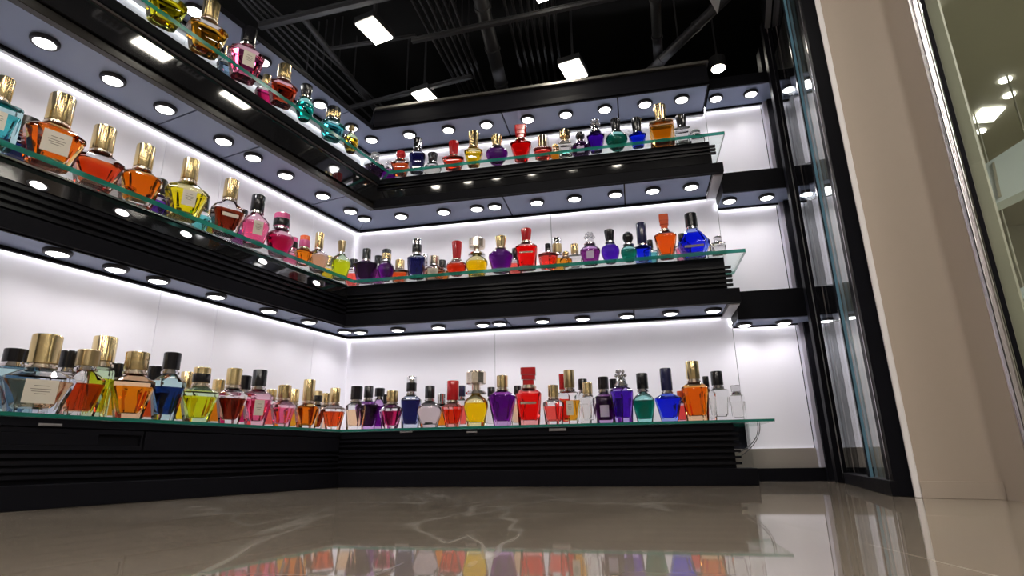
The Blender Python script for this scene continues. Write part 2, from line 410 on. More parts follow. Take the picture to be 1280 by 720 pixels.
# short ledges crossing the bare bay by the partition -------------------------
for nm, z0, z1, D, lab in (('bay_ledge', 16.5, 17.05, 23.1, 'short black canopy with two lamps at the top of the bare bay by the partition'),
                           ('bay_ledge', 11.46, 12.4, 23.12, 'short black ledge across the bare bay by the partition, level with the top shelf'),
                           ('bay_ledge', 6.1, 7.27, 23.4, 'short black ledge across the bare bay by the partition, level with the middle shelf')):
    org = (*P(R, D, 5.5), z0); r = thing(nm, lab, 'shelf ledge', org)
    s0, s1 = 4.31, 8.0
    mb = MB(); mb.prism(span(R, D, WR-0.17, s0, s1), z0+0.06, z1); mb.build('carcass', M_BLACK, r, org, 0.01)
    mb = MB(); mb.prism(span(R, D+0.05, 24.62, s0, 7.96), z0, z0+0.06); mb.build('soffit_panel', M_SOFFIT, r, org)
    mb = MB(); mb.prism(span(R, 24.62, 24.70, s0, 7.96), z0-0.06, z0+0.06); mb.build('rim', M_BLACK, r, org)
    mb = MB(); mb.prism(span(R, 24.70, 24.88, s0, 7.96), z0-0.01, z0+0.06); mb.build('lip', M_LIP, r, org)
    mb = MB(); mb.prism(span(R, 24.85, 24.92, s0, 7.96), z0+0.20, z0+0.25); mb.build('light_strip', M_STRIP, r, org)
    mb = MB(); mb.prism(span(R, D-0.03, D, s0, s1), z0+0.02, z0+(z1-z0)*0.45); mb.build('lower_panel', M_BLACK, r, org)

# ------------------------------------------------------------------ glass shelves
def glass_shelf(w, lev, z0, z1, end, back, cuts, lab):
    D = eL[lev] if w is L else eR[lev]; e = eR[lev] if w is L else eL[lev]
    Wb = back; We = {1: 24.9, 2: 24.9, 3: 24.9}[lev] if w is L else 18.5
    c = cor(eL[lev], eR[lev]); org = (c.x, c.y, z0)
    pl = poly(w, D, Wb, e, We, end)
    mb = MB(); mb.prism(pl, z0, z1, 0, 1)
    o = mb.build('glass_shelf', [M_GLASSTOP, M_GLASSEDGE], None, org)
    tag(o, lab, 'glass shelf')
Z1, Z2, Z3 = 2.16, 8.60, 13.76
glass_shelf(L, 1, Z1-0.09, Z1, None, 18.5, None, 'lowest glass shelf on the black base, wing facing the partition')
glass_shelf(R, 1, Z1-0.09, Z1, 4.68, 24.9, None, 'lowest glass shelf on the louvred base, partition-side wing')
glass_shelf(L, 2, Z2-0.15, Z2, None, 18.5, None, 'middle glass shelf with thick green edge, wing facing the partition')
glass_shelf(R, 2, Z2-0.15, Z2, 4.66, 24.9, None, 'middle glass shelf with thick green edge, partition-side wing')
glass_shelf(L, 3, Z3-0.15, Z3, None, 18.5, None, 'top glass shelf above the mirror-black band, wing facing the partition')
glass_shelf(R, 3, Z3-0.15, Z3, 4.48, 24.9, None, 'top glass shelf with green edge, partition-side wing')

# ------------------------------------------------------------------ base cabinets
DL, DR = 16.1, 21.5
c = cor(DL, DR); org = (c.x, c.y, 0)
r = thing('base_cabinet', 'long black base cabinet with recessed slot under the lowest shelf, wing facing the partition', 'cabinet', org)
mb = MB(); mb.prism(poly(L, DL, WL-0.02, DR, WR-0.02, None), 0.0, Z1-0.10); mb.build('carcass', M_BLACK, r, org)
slats(L, DL, DR, [0.72, 0.88, 1.04, 1.20], 0.09, None, 0.10).build('louvre', M_SLAT, r, org)
mb = MB(); mb.prism(poly(L, DL-0.25, DL, DR-0.25, DR, None), 0.0, 0.55); mb.build('kick', M_BLACK, r, org, 0.02)
mb = MB(); mb.prism(poly(L, DL-0.12, DL, DR-0.12, DR, None), 1.86, Z1-0.10); mb.build('top_band', M_BLACK, r, org, 0.01)
sA = where(L, DL, 176, 556)[0]
mb = MB()
mb.prism(span(L, DL-0.10, DL, sA+0.03, cor(DL, DR).dot(L.d)-0.1), 1.32, 1.84); mb.build('drawer_front', M_BLACK, r, org, 0.015)
sB = where(L, DL, 118, 556)[0]
mb = MB()
mb.prism(span(L, DL-0.10, DL, T0, sA-0.03), 1.32, 1.44); mb.prism(span(L, DL-0.10, DL, T0, sA-0.03), 1.72, 1.84)
mb.prism(span(L, DL-0.10, DL, T0, sB), 1.44, 1.72); mb.prism(span(L, DL-0.10, DL, sA-0.08, sA-0.03), 1.44, 1.72)
mb.build('slotted_front', M_BLACK, r, org, 0.01)
r = thing('base_cabinet', 'black louvred base cabinet with plinth under the lowest shelf, partition-side wing', 'cabinet', org)
mb = MB(); mb.prism(poly(R, DR, WR-0.11, DL, WL-0.02, 3.30), 0.5, Z1-0.10); mb.build('carcass', M_BLACK, r, org)
slats(R, DR, DL, [0.72, 0.92, 1.12, 1.32, 1.52, 1.70], 0.08, 3.48, 0.10).build('louvre', M_SLAT, r, org)
mb = MB(); mb.prism(poly(R, DR-0.2, DR+0.9, DL-0.2, DL+0.9, 3.93), 0.0, 0.56); mb.build('kick', M_BLACK, r, org, 0.02)
mb = MB(); mb.prism(poly(R, DR-0.06, DR, DL-0.06, DL, 3.36), 1.80, Z1-0.10); mb.build('top_band', M_BLACK, r, org, 0.01)

def plate(w, D, x, y, wid, hgt, lab):
    s, z = where(w, D, x, y)
    mb = MB(); mb.box((*P(w, D-0.025, s), z), w.d, (wid/2, 0.02, hgt/2))
    mb.box((*P(w, D-0.05, s), z), w.d, (wid/2-0.05, 0.008, hgt/2-0.02))
    tag(mb.build('name_plate', M_PLATE, None, (*P(w, D, s), z), 0.005), lab, 'name plate')
plate(R, DR-0.06, 697, 537, 0.62, 0.10, 'steel name plate on the louvred base under the red block-capped bottle')
plate(R, DR-0.06, 590, 540, 0.4, 0.06, 'small steel name plate on the louvred base under the yellow bottle')
plate(R, DR-0.06, 508, 540, 0.5, 0.06, 'small steel name plate on the louvred base under the navy bottle')
plate(L, DL-0.12, 62, 531, 0.5, 0.06, 'thin steel name plate on the black base under the cream-labelled clear bottle')

# ------------------------------------------------------------------ lamps
def ordinal(i): return ['first', 'second', 'third', 'fourth', 'fifth', 'sixth', 'seventh', 'eighth', 'ninth', 'tenth', 'eleventh', 'twelfth'][i]
def downlight(c, r, lab, grp):
    o = thing('downlight', lab, 'downlight', c, grp)
    mb = MB(); mb.lathe((c[0], c[1], c[2]), [(r*0.9, 0.0), (r*1.28, 0.0), (r*1.28, -0.05), (r*1.18, -0.10), (r*0.98, -0.11), (r*0.96, -0.06)], 28); mb.build('trim_ring', M_RING, o, c)
    mb = MB(); mb.lathe((c[0], c[1], c[2]), [(r*0.96, -0.05), (r*0.94, -0.095), (r*0.7, -0.125), (r*0.3, -0.14)], 28); mb.build('lens', M_LAMP, o, c)
    ld = bpy.data.lights.new('lamp_beam', 'SPOT'); ld.energy = 2.6; ld.spot_size = radians(150); ld.spot_blend = 0.9; ld.shadow_soft_size = r*0.8*S; ld.color = (1.0, 0.985, 1.0)
    lo_ = bpy.data.objects.new('lamp_beam', ld); COL.objects.link(lo_); lo_.parent = o; lo_.location = (0, 0, -0.16*S)
SOF = [
 (L, zb3, 16.9, [19.9, 18.9, 17.1, 15.0, 13.4, 12.1, 9.9, 8.25, 6.45], 'in the soffit under the top ledge', .27),
 (R, zb3, 23.35, [-10.1, -8.0, -6.4, -5.55, -3.6, -1.9, -0.1, 1.5, 3.1], 'in the soffit under the top ledge', .27),
 (L, zb4, 16.95, [18.6, 16.5, 13.3, 10.3], 'in the canopy soffit', .27),
 (R, zb4, 23.2, [-11.8, -9.8, -7.8, -5.9, -3.9, -2.1, -0.3, 1.5, 3.1], 'in the canopy soffit', .27),
 (L, zb2, 17.35, [19.6, 17.4, 15.3, 13.0, 10.9, 9.6, 8.05], 'in the soffit under the middle ledge', .27),
 (R, zb2, 23.3, [-11.8, -10.0, -8.1, -6.1, -5.35, -3.5, -1.8, 0.0, 1.75, 3.4], 'in the soffit under the middle ledge', .27),
]
for w, z, D, ss, lab, rr in SOF:
    for i, s in enumerate(ss):
        p = P(w, D, s)
        downlight((p.x, p.y, z), rr, 'downlight %s from the corner, %s, %s' % (ordinal(i), lab.replace('in the ', '').replace('under the', 'under'), WING[w.k]), 'downlights ' + lab + ', ' + WING[w.k])
for z, D, nm in ((16.5, 23.75, 'top canopy'), (11.46, 23.8, 'upper ledge'), (6.1, 24.1, 'lower ledge')):
    for s, nn in ((4.65, 'the one nearer the bottles'), (6.15, 'the middle one'), (7.7, 'the one behind the glass panel')):
        p = P(R, D, s); downlight((p.x, p.y, z), .25, 'round downlight under the bare bay\'s %s, %s' % (nm, nn), 'downlights in the bare bay')
# small lamps set in the glossy band of the middle ledge
for i, (x, y) in enumerate(((395, 354), (328, 327), (232, 293), (152, 266), (47, 232))):
    s, z = where(L, D2L-0.07, x, y)
    c = (*P(L, D2L-0.07, s), z); nn = -L.n
    o = thing('fascia_lamp', 'small lamp set in the glossy band, %s from the corner, wing facing the partition' % ordinal(i), 'lamp', c, 'lamps in the glossy band')
    def disc(r, d0, d1, mat, nm):
        mb = MB()
        q = [Vector((*(P(L, D2L-0.07, s) + nn*d), z)) for d in (d0, d1)]
        rings = [[tuple(qq + Vector((L.d.x, L.d.y, 0))*(r*1.3*cos(2*pi*k/20)) + Vector((0, 0, r*0.62*sin(2*pi*k/20)))) for k in range(20)] for qq in q]
        mb.loft(rings); mb.build(nm, mat, o, c)
    disc(0.20, -0.01, 0.02, M_RING, 'trim_ring'); disc(0.15, 0.02, 0.03, M_FASCIALAMP, 'lens')

# ------------------------------------------------------------------ black posts, mirror, beige pillar, shop window
mb = MB(); mb.prism(span(R, 24.40, 25.0, 6.96, 7.33), 0, 19.3); struct(mb.build('trim_1', M_BLACK, None, (*P(R, 24.6, 7.3), 0), 0.02))
mb = MB(); mb.prism(span(R, 24.55, 24.94, 6.80, 6.955), 0.5, 16.5); struct(mb.build('trim_2', pmat('lilac_jamb', (0.50, 0.48, 0.56), 0.4), None, (*P(R, 24.7, 6.9), 0)))
mb = MB(); mb.prism(span(R, 22.66, 23.0, 6.74, 7.08), 0, 19.3); struct(mb.build('trim_3', M_BLACK, None, (*P(R, 22.9, 7.2), 0), 0.02))
mb = MB(); mb.prism(span(R, 22.62, 22.655, 6.90, 6.94), 0.05, 19.2); struct(mb.build('trim_8', M_CHROME, None, (*P(R, 22.6, 7.2), 0)))
A = Vector(P(R, 22.85, 7.10)); B = Vector((9.05, 14.35))
md = (B-A).normalized(); mn = Vector((-md.y, md.x))
if mn.dot(-A) < 0: mn = -mn      # towards the viewer's side
ml = (B-A).length
def mpoly(f0, f1, d0, d1):
    a_, b_ = A + md*(ml*f0), A + md*(ml*f1)
    return [a_+mn*d0, b_+mn*d0, b_+mn*d1, a_+mn*d1]
org = (A.x, A.y, 0)
r = thing('glass_partition', 'tall black-framed glass partition between the bare bay and the beige pillar', 'glass partition', org)
mb = MB(); mb.prism(mpoly(0, 1, -0.10, -0.04), 0.35, 19.0); mb.build('pane', M_SIDEGLASS, r, org)
mb = MB(); mb.prism(mpoly(0, 1, -0.2, 0.12), 0, 0.35); mb.build('bottom_rail', M_BLACK, r, org, 0.015)
mb = MB(); mb.prism(mpoly(-0.02, 1, -0.3, 0.2), 19.0, 20.3); mb.build('top_rail', M_BLACK, r, org, 0.015)
mb = MB(); mb.prism(mpoly(0, 1, 0.0, 0.22), 18.92, 19.0); mb.build('metal_bead', M_PLATE, r, org)
fm = 0.60
mb = MB(); mb.prism(mpoly(fm, fm+0.022, -0.02, 0.08), 0.35, 18.9); mb.build('stile', pmat('dark_steel', (0.05, 0.055, 0.07), 0.2, metal=0.6), r, org)
mb = MB(); mb.prism(mpoly(fm+0.03, fm+0.038, -0.02, 0.05), 0.35, 18.9); mb.build('glass_edge', pmat('blue_glass_edge', (0.20, 0.42, 0.58), 0.08, spec=0.8), r, org)
mb = MB(); mb.prism(mpoly(fm-0.035, fm-0.026, -0.02, 0.04), 0.35, 18.9); mb.build('bright_bead', M_CHROME, r, org)
mb = MB(); mb.prism(mpoly(0.955, 0.962, -0.02, 0.05), 0.35, 18.9); mb.build('bright_bead', M_CHROME, r, org)
# pale side wall of the bay behind that glass
sw = [P(R, 25.0, 8.9), P(R, 25.0, 8.9) + md*4.2]; so = -mn*0.3
mb = MB(); mb.prism([sw[0], sw[1], sw[1]+so, sw[0]+so], 1.1, 16.5); struct(mb.build('wall_bay_side', M_PANEL, None, (*sw[0], 0)))
mb = MB(); mb.prism([sw[0]+mn*0.03, sw[1]+mn*0.03, sw[1]+so, sw[0]+so], 0, 1.1); struct(mb.build('baseboard_bay_side', M_RING, None, (*sw[0], 0)))
mb = MB(); mb.prism([sw[0], sw[1]+md*3, sw[1]+so*3+md*3, sw[0]+so*3], 16.5, 19.5); struct(mb.build('trim_9', M_BLACK, None, (*sw[0], 16.5)))
mb = MB(); mb.prism([sw[1], sw[1]+md*1.2, sw[1]+md*1.2+so, sw[1]+so], 0, 16.5); struct(mb.build('trim_10', M_BLACK, None, (*sw[1], 0)))

fx = Vector((cos(radians(-6)), sin(radians(-6))))
Q0 = Vector(atz(1121, 620.5, 0)); Q1 = Vector(atz(1144.5, 621.5, 0))
bk = md*-1
mb = MB(); mb.prism([Q0, Q1, Q1 + bk*1.0, Q0 + bk*0.8], 0, 24); struct(mb.build('trim_4', M_BLACK, None, (*Q0, 0), 0.02))
# pillar
Q2 = Vector(atz(1152, 622.5, 0)); Q3 = Vector(atz(1254, 624.5, 0))
fd = (Q3-Q2).normalized(); fn = Vector((fd.y, -fd.x))
if fn.dot(-Q2) < 0: fn = -fn
T = Vector((ray(1141, 0).x, ray(1141, 0).y))*15.6     # the chrome tube
mb = MB()
arc = []
rr = 0.12
wd = (T - Q3).normalized()
for k in range(9):
    t = k/8.0
    p = (Q3 - fd*rr)*(1-t)**2 + Q3*2*t*(1-t) + (Q3 + wd*rr)*t*t
    arc.append(p)
pil = [Q2] + arc + [T - wd*0.06, T - wd*0.06 - fn*2.0, Q2 - fn*2.2]
mb.prism(pil, 0, 24); struct(mb.build('wall_pillar', M_BEIGE, None, (*Q2, 0)))
Q1b = Q2 - fd*0.12
mb = MB(); mb.prism([Q1b + fn*0.05, Q2 + fd*0.015 + fn*0.05, Q2 + fd*0.015 - fn*0.5, Q1b - fn*0.5], 0, 24)
struct(mb.build('trim_5', pmat('white_edge_trim', (0.88, 0.85, 0.86), 0.3), None, (*Q2, 0), 0.02))
mb = MB(); mb.prism([Q2 + fn*0.06 + fd*0.02] + [p + fn*0.06 for p in arc] + [arc[-1] - fn*0.1, Q2 - fn*0.1 + fd*0.02], 0, 0.36); struct(mb.build('baseboard_pillar', M_BEIGE, None, (*Q2, 0), 0.02))
# chrome tube, dark gasket, window
mb = MB(); mb.tube([(T.x, T.y, 0), (T.x, T.y, 24)], 0.115, 20)
tag(mb.build('chrome_tube', M_CHROME, None, (T.x, T.y, 0)), 'tall chrome tube framing the shop window beside the beige pillar', 'window tube')
vt = T.normalized(); wp = Vector((vt.y, -vt.x))
G0 = T + wp*0.13 + vt*0.05
mb = MB(); mb.prism([G0, G0 + wp*0.09, G0 + wp*0.09 + vt*0.4, G0 + vt*0.4], 0, 24); struct(mb.build('trim_6', M_BLACK, None, (*G0, 0)))
G1 = G0 + wp*0.10 + vt*0.1
mb = MB(); mb.prism([G1, G1 + wp*9, G1 + wp*9 + vt*0.06, G1 + vt*0.06], 0, 24); struct(mb.build('window_1', M_WINDOW, None, (*G1, 0)))
# the neighbouring shop seen through that window
E1 = G1 + wp*9
mb = MB(); mb.prism([G1 + vt*0.5 - wp*0.05, G1 + vt*0.5 + wp*0.24, G1 + vt*1.1 + wp*0.30, G1 + vt*1.1 - wp*0.05], 0, 22.0); struct(mb.build('trim_7', M_OLIVE, None, (*G1, 0)))
j0 = G1 + vt*0.5 - wp*0.05
far = [j0 - wp*0.1, j0 - wp*0.1 + vt*55 - wp*25, j0 + vt*55 + wp*60, E1 + wp*30, E1]
mb = MB(); mb.prism(far, 22.0, 22.4); struct(mb.build('ceiling_shop', M_OLIVE))
def wallseg(a_, b_, nm, mat, z0=0, z1=22.0, th=0.3):
    d_ = (b_-a_).normalized(); n_ = Vector((-d_.y, d_.x))
    mb = MB(); mb.prism([a_, b_, b_+n_*th, a_+n_*th], z0, z1); struct(mb.build(nm, mat))
wallseg(far[0], far[1], 'wall_shop_side', M_OLIVE); wallseg(far[1], far[2], 'wall_shop_far', M_OLIVE); wallseg(far[2], far[3], 'wall_shop_front', M_OLIVE)
wallseg(E1, E1 + wp*4 - vt*6, 'wall_side', M_SHOPWALL, 0, 24)
e2 = E1 + wp*4 - vt*6
wallseg(e2, Vector((26, -24)), 'wall_side_rear', M_SHOPWALL, 0, 24)
mb = MB(); mb.prism(far, 0.0, 0.06); struct(mb.build('floor_shop_bounce', pmat('shop_bounce_floor', (0.55, 0.52, 0.42), 0.4)))  # added slab, kept pale to bounce light up to the shop ceiling
for i, (u_, v_) in enumerate(((12, 14), (12, 28), (26, 20))):  # fill panels added out of view to brighten the olive shop
    q = G1 + vt*u_ + wp*v_
    mb = MB(); mb.prism([(q.x-2, q.y-2), (q.x+2, q.y-2), (q.x+2, q.y+2), (q.x-2, q.y+2)], 21.85, 21.98)
    tag(mb.build('panel_light', emat('shop_fill_panel', (1.0, 0.97, 0.88), 60), None, (q.x, q.y, 21.9)), 'added out-of-view fill light in the neighbouring shop ceiling', 'ceiling light', 'added fill lights in the neighbouring shop')
# its lamps and pale bulkheads
pts = [atz(x, y, 21.95) for x, y in ((1211, 153), (1227, 136), (1256, 134), (1241, 151))]
mb = MB(); mb.prism(pts, 21.86, 21.98); o = mb.build('panel_light', emat('shop_panel', (1.0, 0.97, 0.88), 9), None, (*pts[0], 21.9)); tag(o, 'bright rectangular ceiling panel light seen through the shop window', 'ceiling light')
k = 0
for x, y, pl in ((1257, 101, 'topmost of the small lamps behind the shop window'), (1262, 120, 'small lamp just over the panel light behind the shop window'), (1226, 165, 'small lamp just under the panel light behind the shop window'), (1152, 11, 'small lamp beside the chrome tube top behind the shop window'), (1163, 12, 'small lamp at the upper edge of the shop window, second from the tube')):
    q = atz(x, y, 21.9)
    mb = MB(); mb.lathe((q[0], q[1], 21.9), [(0.30, 0.1), (0.30, 0.0), (0.2, -0.05)], 16)
    tag(mb.build('spot_lamp', emat('shop_spot', (1.0, 0.97, 0.9), 10), None, (*q, 21.9)), pl, 'spot lamp'); k += 1
q0, q1, q2, q3 = (Vector(atz(x, y, z)) for x, y, z in ((1224, 212, 17), (1290, 170, 17), (1290, 235, 14.5), (1237, 258, 14.5)))
v0 = Vector((*q0, 17))
dist = 40.0
def bill(x, y): 
    v = ray(x, y); return Vector((v.x*dist, v.y*dist, 1 + v.z*dist))
o_ = [bill(1224, 210), bill(1292, 166), bill(1292, 232), bill(1238, 258)]
back = Vector((vt.x, vt.y, 0))*1.5
mb = MB(); mb.add(o_ + [p + back for p in o_], [[0, 1, 2, 3], [7, 6, 5, 4], [0, 4, 5, 1], [1, 5, 6, 2], [2, 6, 7, 3], [3, 7, 4, 0]])
root = thing('bulkhead', 'pale blue hanging bulkhead with a slot, seen through the shop window', 'bulkhead', o_[3])
bulk_org = o_[3]; mb.build('body', M_PALE, root, o_[3])
mb = MB(); s_ = [bill(1240, 205), bill(1243, 203), bill(1252, 246), bill(1248, 248)]; fr = Vector((vt.x, vt.y, 0))*-0.15
mb.add([p + fr for p in s_] + [p for p in s_], [[0, 1, 2, 3], [7, 6, 5, 4], [0, 4, 5, 1], [1, 5, 6, 2], [2, 6, 7, 3], [3, 7, 4, 0]]); mb.build('slot', M_OLIVE, root, o_[3])
def hang(pts, root, org):
    for p in pts:
        mb = MB(); mb.tube([(p.x, p.y, p.z-0.05), (p.x, p.y, 22.0)], 0.05, 6); mb.build('hanger', M_OLIVE, root, org)
hang([bill(1232, 206) + back*0.5, bill(1284, 171) + back*0.5], root, bulk_org)
dist = 43.5
o_ = [bill(1250, 296), bill(1256, 293), bill(1266, 330), bill(1260, 334)]
mb = MB(); mb.add(o_ + [p + back for p in o_], [[0, 1, 2, 3], [7, 6, 5, 4], [0, 4, 5, 1], [1, 5, 6, 2], [2, 6, 7, 3], [3, 7, 4, 0]])
pr_ = thing('hanging_board', 'narrow white upright panel below the bulkhead behind the shop window', 'panel', o_[3])
mb.build('board', M_WHITE, pr_, o_[3]); hang([bill(1254, 297) + back*0.5], pr_, o_[3])
o_ = [bill(1270, 362), bill(1292, 354), bill(1292, 368), bill(1276, 374)]
mb = MB(); mb.add(o_ + [p + back for p in o_], [[0, 1, 2, 3], [7, 6, 5, 4], [0, 4, 5, 1], [1, 5, 6, 2], [2, 6, 7, 3], [3, 7, 4, 0]])
pr_ = thing('hanging_board', 'small pale panel lowest down behind the shop window', 'panel', o_[3])
mb.build('board', M_PALE, pr_, o_[3]); hang([bill(1281, 364) + back*0.5], pr_, o_[3])

# ------------------------------------------------------------------ ceiling services
def rect_lamp(pts, z, lab):
    c = (sum(p[0] for p in pts)/4, sum(p[1] for p in pts)/4, z)
    o = thing('ceiling_light', lab, 'ceiling light', c, 'square ceiling lights')
    mb = MB(); mb.prism(pts, z-0.03, z+0.04); mb.build('diffuser', M_CEILLAMP, o, c)
    big = [((p[0]-c[0])*1.12+c[0], (p[1]-c[1])*1.12+c[1]) for p in pts]
    mb = MB(); mb.prism(big, z+0.04, z+0.35); mb.build('housing', M_PIPE, o, c)
    mb = MB(); mb.tube([(c[0], c[1], z+0.35), (c[0], c[1], 24.0)], 0.06, 8); mb.build('hanger', M_PIPE, o, c)
ZC = 20.0
def sq(cx, cy, a_, b_):
    return [(cx + L.d.x*i*b_ + L.d.y*j*a_, cy + L.d.y*i*b_ - L.d.x*j*a_) for i, j in ((-1, -1), (1, -1), (1, 1), (-1, 1))]
rect_lamp(sq(-6.2, 21.9, .48, .72), ZC, 'square ceiling light alone between the two conduit runs and the wing facing the partition')
rect_lamp(sq(3.3, 24.9, .52, .70), ZC, 'square ceiling light just over the partition-side canopy, beside the thin conduits')
rect_lamp(sq(-4.65, 26.9, .48, .50), ZC, 'small square ceiling light over the canopy near the display corner')
rect_lamp(sq(-0.2, 15.1, .6, .8), ZC, 'square ceiling light overhead, mirrored in the black band farthest from the corner')
rect_lamp(sq(1.5, 19.35, .55, .8), ZC, 'square ceiling light overhead, cut off by the upper edge of the view')
c = (10.75, 24.9, ZC)
o = thing('spot_lamp', 'round spot lamp hanging above the bare bay by the partition', 'spot lamp', c)
mb = MB(); mb.lathe(c, [(0.36, 0.0), (0.40, 0.05), (0.40, 0.6), (0.1, 0.75)], 20); mb.build('housing', M_PIPE, o, c)
mb = MB(); mb.lathe(c, [(0.34, 0.02), (0.34, -0.02), (0.2, -0.05)], 20); mb.build('lens', M_CEILLAMP, o, c)
mb = MB(); mb.tube([(c[0], c[1], c[2]+0.7), (c[0], c[1], 24)], 0.05, 8); mb.build('hanger', M_PIPE, o, c)
for (x, y), lab in (((0.5, 16.9), 'dark slatted ceiling vent overhead, mirrored between the two bright rectangles'), ((-0.9, 13.3), 'dark slatted ceiling vent overhead, mirrored at the upper edge of the view')):
    c = (x, y, ZC)
    o = thing('ceiling_vent', lab, 'ceiling vent', c)
    q = sq(x, y, .42, .62); q2 = sq(x, y, .36, .56)
    mb = MB()
    for i in range(4):
        j = (i+1) % 4
        mb.prism([q[i], q[j], q2[j], q2[i]], ZC, ZC+0.25)
    mb.build('frame', M_WHITE, o, c)
    mb = MB()
    for k in range(5):
        f0, f1 = (k+.2)/5, (k+.6)/5
        l0 = [(q2[0][0]+(q2[1][0]-q2[0][0])*f, q2[0][1]+(q2[1][1]-q2[0][1])*f) for f in (f0, f1)]
        l1 = [(q2[3][0]+(q2[2][0]-q2[3][0])*f, q2[3][1]+(q2[2][1]-q2[3][1])*f) for f in (f1, f0)]
        mb.prism(l0 + l1, ZC+0.05, ZC+0.12)
    mb.build('slats', M_PIPE, o, c)
    mb = MB(); mb.tube([(x+.38, y+.38, ZC+0.2), (x+.38, y+.38, 24)], 0.04, 6); mb.build('hanger', M_PIPE, o, c)
# track spots above the viewer, mirrored as glints in the upper ledge
for i, (x, y) in enumerate(((-13.7, 11.8), (-10.9, 11.2), (-8.4, 11.0), (-6.3, 10.7), (-3.8, 10.2), (-1.0, 9.7), (1.9, 8.9))):
    c = (x, y, ZC)
    o = thing('track_spot', 'ceiling spot above the viewer, %s glint from the corner in the upper ledge' % ordinal(i), 'spot lamp', c, 'ceiling spots mirrored in the upper ledge')
    mb = MB(); mb.lathe(c, [(0.34, 0.0), (0.36, 0.7), (0.1, 0.8)], 16); mb.build('housing', M_PIPE, o, c)
    mb = MB(); mb.lathe(c, [(0.30, 0.01), (0.30, -0.02), (0.2, -0.04)], 16); mb.build('lens', M_CEILLAMP, o, c)
    mb = MB(); mb.tube([(x, y, ZC+0.7), (x, y, 24)], 0.05, 8); mb.build('hanger', M_PIPE, o, c)
# unseen fill panels added behind the viewer to brighten floor and pillar
for i, (x, y) in enumerate(((-17, -13), (4, -14), (16, -14), (-8, -5), (4, -5), (16, -5))):
    c = (x, y, 23.5)
    mb = MB(); mb.prism([(x-1.8, y-1.8), (x+1.8, y-1.8), (x+1.8, y+1.8), (x-1.8, y+1.8)], 23.5, 23.6)
    tag(mb.build('panel_light', emat('store_fill_panel', (1.0, 0.93, 0.84), 38), None, c), 'added unseen fill light in the dark ceiling behind the viewer', 'ceiling light', 'added fill lights behind the viewer')

def pipe_px(name, lab, cat, px, z, r_, grp=None, ext=0.0, collars=0, mat=None):
    a_, b_ = Vector(atz(*px[0], z)), Vector(atz(*px[1], z))
    d_ = (b_-a_).normalized(); a_ -= d_*ext
    b_ += d_*9
    w_ = min((18.0 - L.n.dot(b_)), 99)
    o = thing(name, lab, cat, (a_.x, a_.y, z), grp)
    mb = MB(); mb.tube([(a_.x, a_.y, z), (b_.x, b_.y, z)], r_, 12); mb.build('tube', mat or M_PIPE, o, (a_.x, a_.y, z))
    n_ = collars
    for i in range(n_):
        p = a_ + (b_-a_)*((i+0.6)/n_)
        mb = MB(); mb.tube([(p.x-d_.x*0.1, p.y-d_.y*0.1, z), (p.x+d_.x*0.1, p.y+d_.y*0.1, z)], r_*1.16, 12); mb.build('collar', M_PIPE, o, (a_.x, a_.y, z))
    # hanger up to the slab
    p = a_ + (b_-a_)*0.35
    mb = MB(); mb.tube([(p.x, p.y, z), (p.x, p.y, 24)], 0.04, 6); mb.build('hanger', M_PIPE, o, (a_.x, a_.y, z))
for i in range(6):
    t = i/5
    pipe_px('conduit', 'thin black ceiling conduit, %s of six from the square light alone' % ordinal(i), 'conduit', ((515+50*t, 0), (575+32*t, 112)), 21.2, 0.075, 'thin conduits beside the lone square light', 4)
for i in range(7):
    t = i/6
    pipe_px('conduit', 'thin black ceiling conduit, %s of seven beside the ribbed duct' % ordinal(i), 'conduit', ((630+60*t, 0), (655+48*t, 100)), 21.2, 0.06, 'thin conduits beside the ribbed duct', 4)
for i in range(5):
    t = i/4
    pipe_px('conduit', 'thin black ceiling conduit, %s of five above the canopy facing the partition' % ordinal(i), 'conduit', ((332+34*t, 36-4*t), (395+40*t, 104-10*t)), 20.8, 0.05, 'thin conduits above the canopy facing the partition', 2)
pipe_px('duct', 'black ribbed duct running between the two bundles of thin conduits', 'duct', ((601, 0), (627, 108)), 20.6, 0.34, None, 4, 7)
pipe_px('duct', 'black jointed duct crossing above the canopy facing the partition', 'duct', ((388, 34), (450, 112)), 21.0, 0.15, None, 1, 5)
pipe_px('duct', 'black jointed duct running straight over the partition-side canopy end', 'duct', ((819, 0), (823, 75)), 20.6, 0.24, None, 4, 7)
pipe_px('duct', 'black jointed duct slanting down to meet the straight one', 'duct', ((892, 12), (832, 70)), 20.0, 0.24, None, 3, 6)
def rail_px(lab, px, z, r_):
    a_, b_ = Vector(atz(*px[0], z)), Vector(atz(*px[1], z)); d_ = (b_-a_).normalized()
    mb = MB(); m_ = (a_+b_)/2; mb.box((m_.x, m_.y, z), d_, ((b_-a_).length/2, r_, r_*0.7))
    mb.box((m_.x, m_.y, z+r_*0.9), d_, ((b_-a_).length/2, r_*1.5, r_*0.2))
    o = thing('ceiling_rail', lab, 'rail', (m_.x, m_.y, z)); mb.build('channel', M_PIPE, o, (m_.x, m_.y, z), 0.01)
    mb = MB(); mb.tube([(m_.x, m_.y, z), (m_.x, m_.y, 24)], 0.04, 6); mb.build('hanger', M_PIPE, o, (m_.x, m_.y, z))
rail_px('flat black ceiling rail above the canopy facing the partition', ((325, 34), (560, -22)), 20.3, 0.13)
rail_px('slim black ceiling rail near the display corner', ((432, 137), (590, 96)), 20.2, 0.10)
rail_px('slim black ceiling rail crossing under the ribbed duct', ((515, 52), (840, -18)), 20.0, 0.10)
rail_px('slim black ceiling rail beside the lone square light', ((410, 62), (520, 45)), 21.0, 0.07)
pt = [Vector(atz(x, y, 19.6)) for x, y in ((884, -6), (901, -6), (897, 17))]
mb = MB(); mb.prism(pt, 19.55, 19.6)
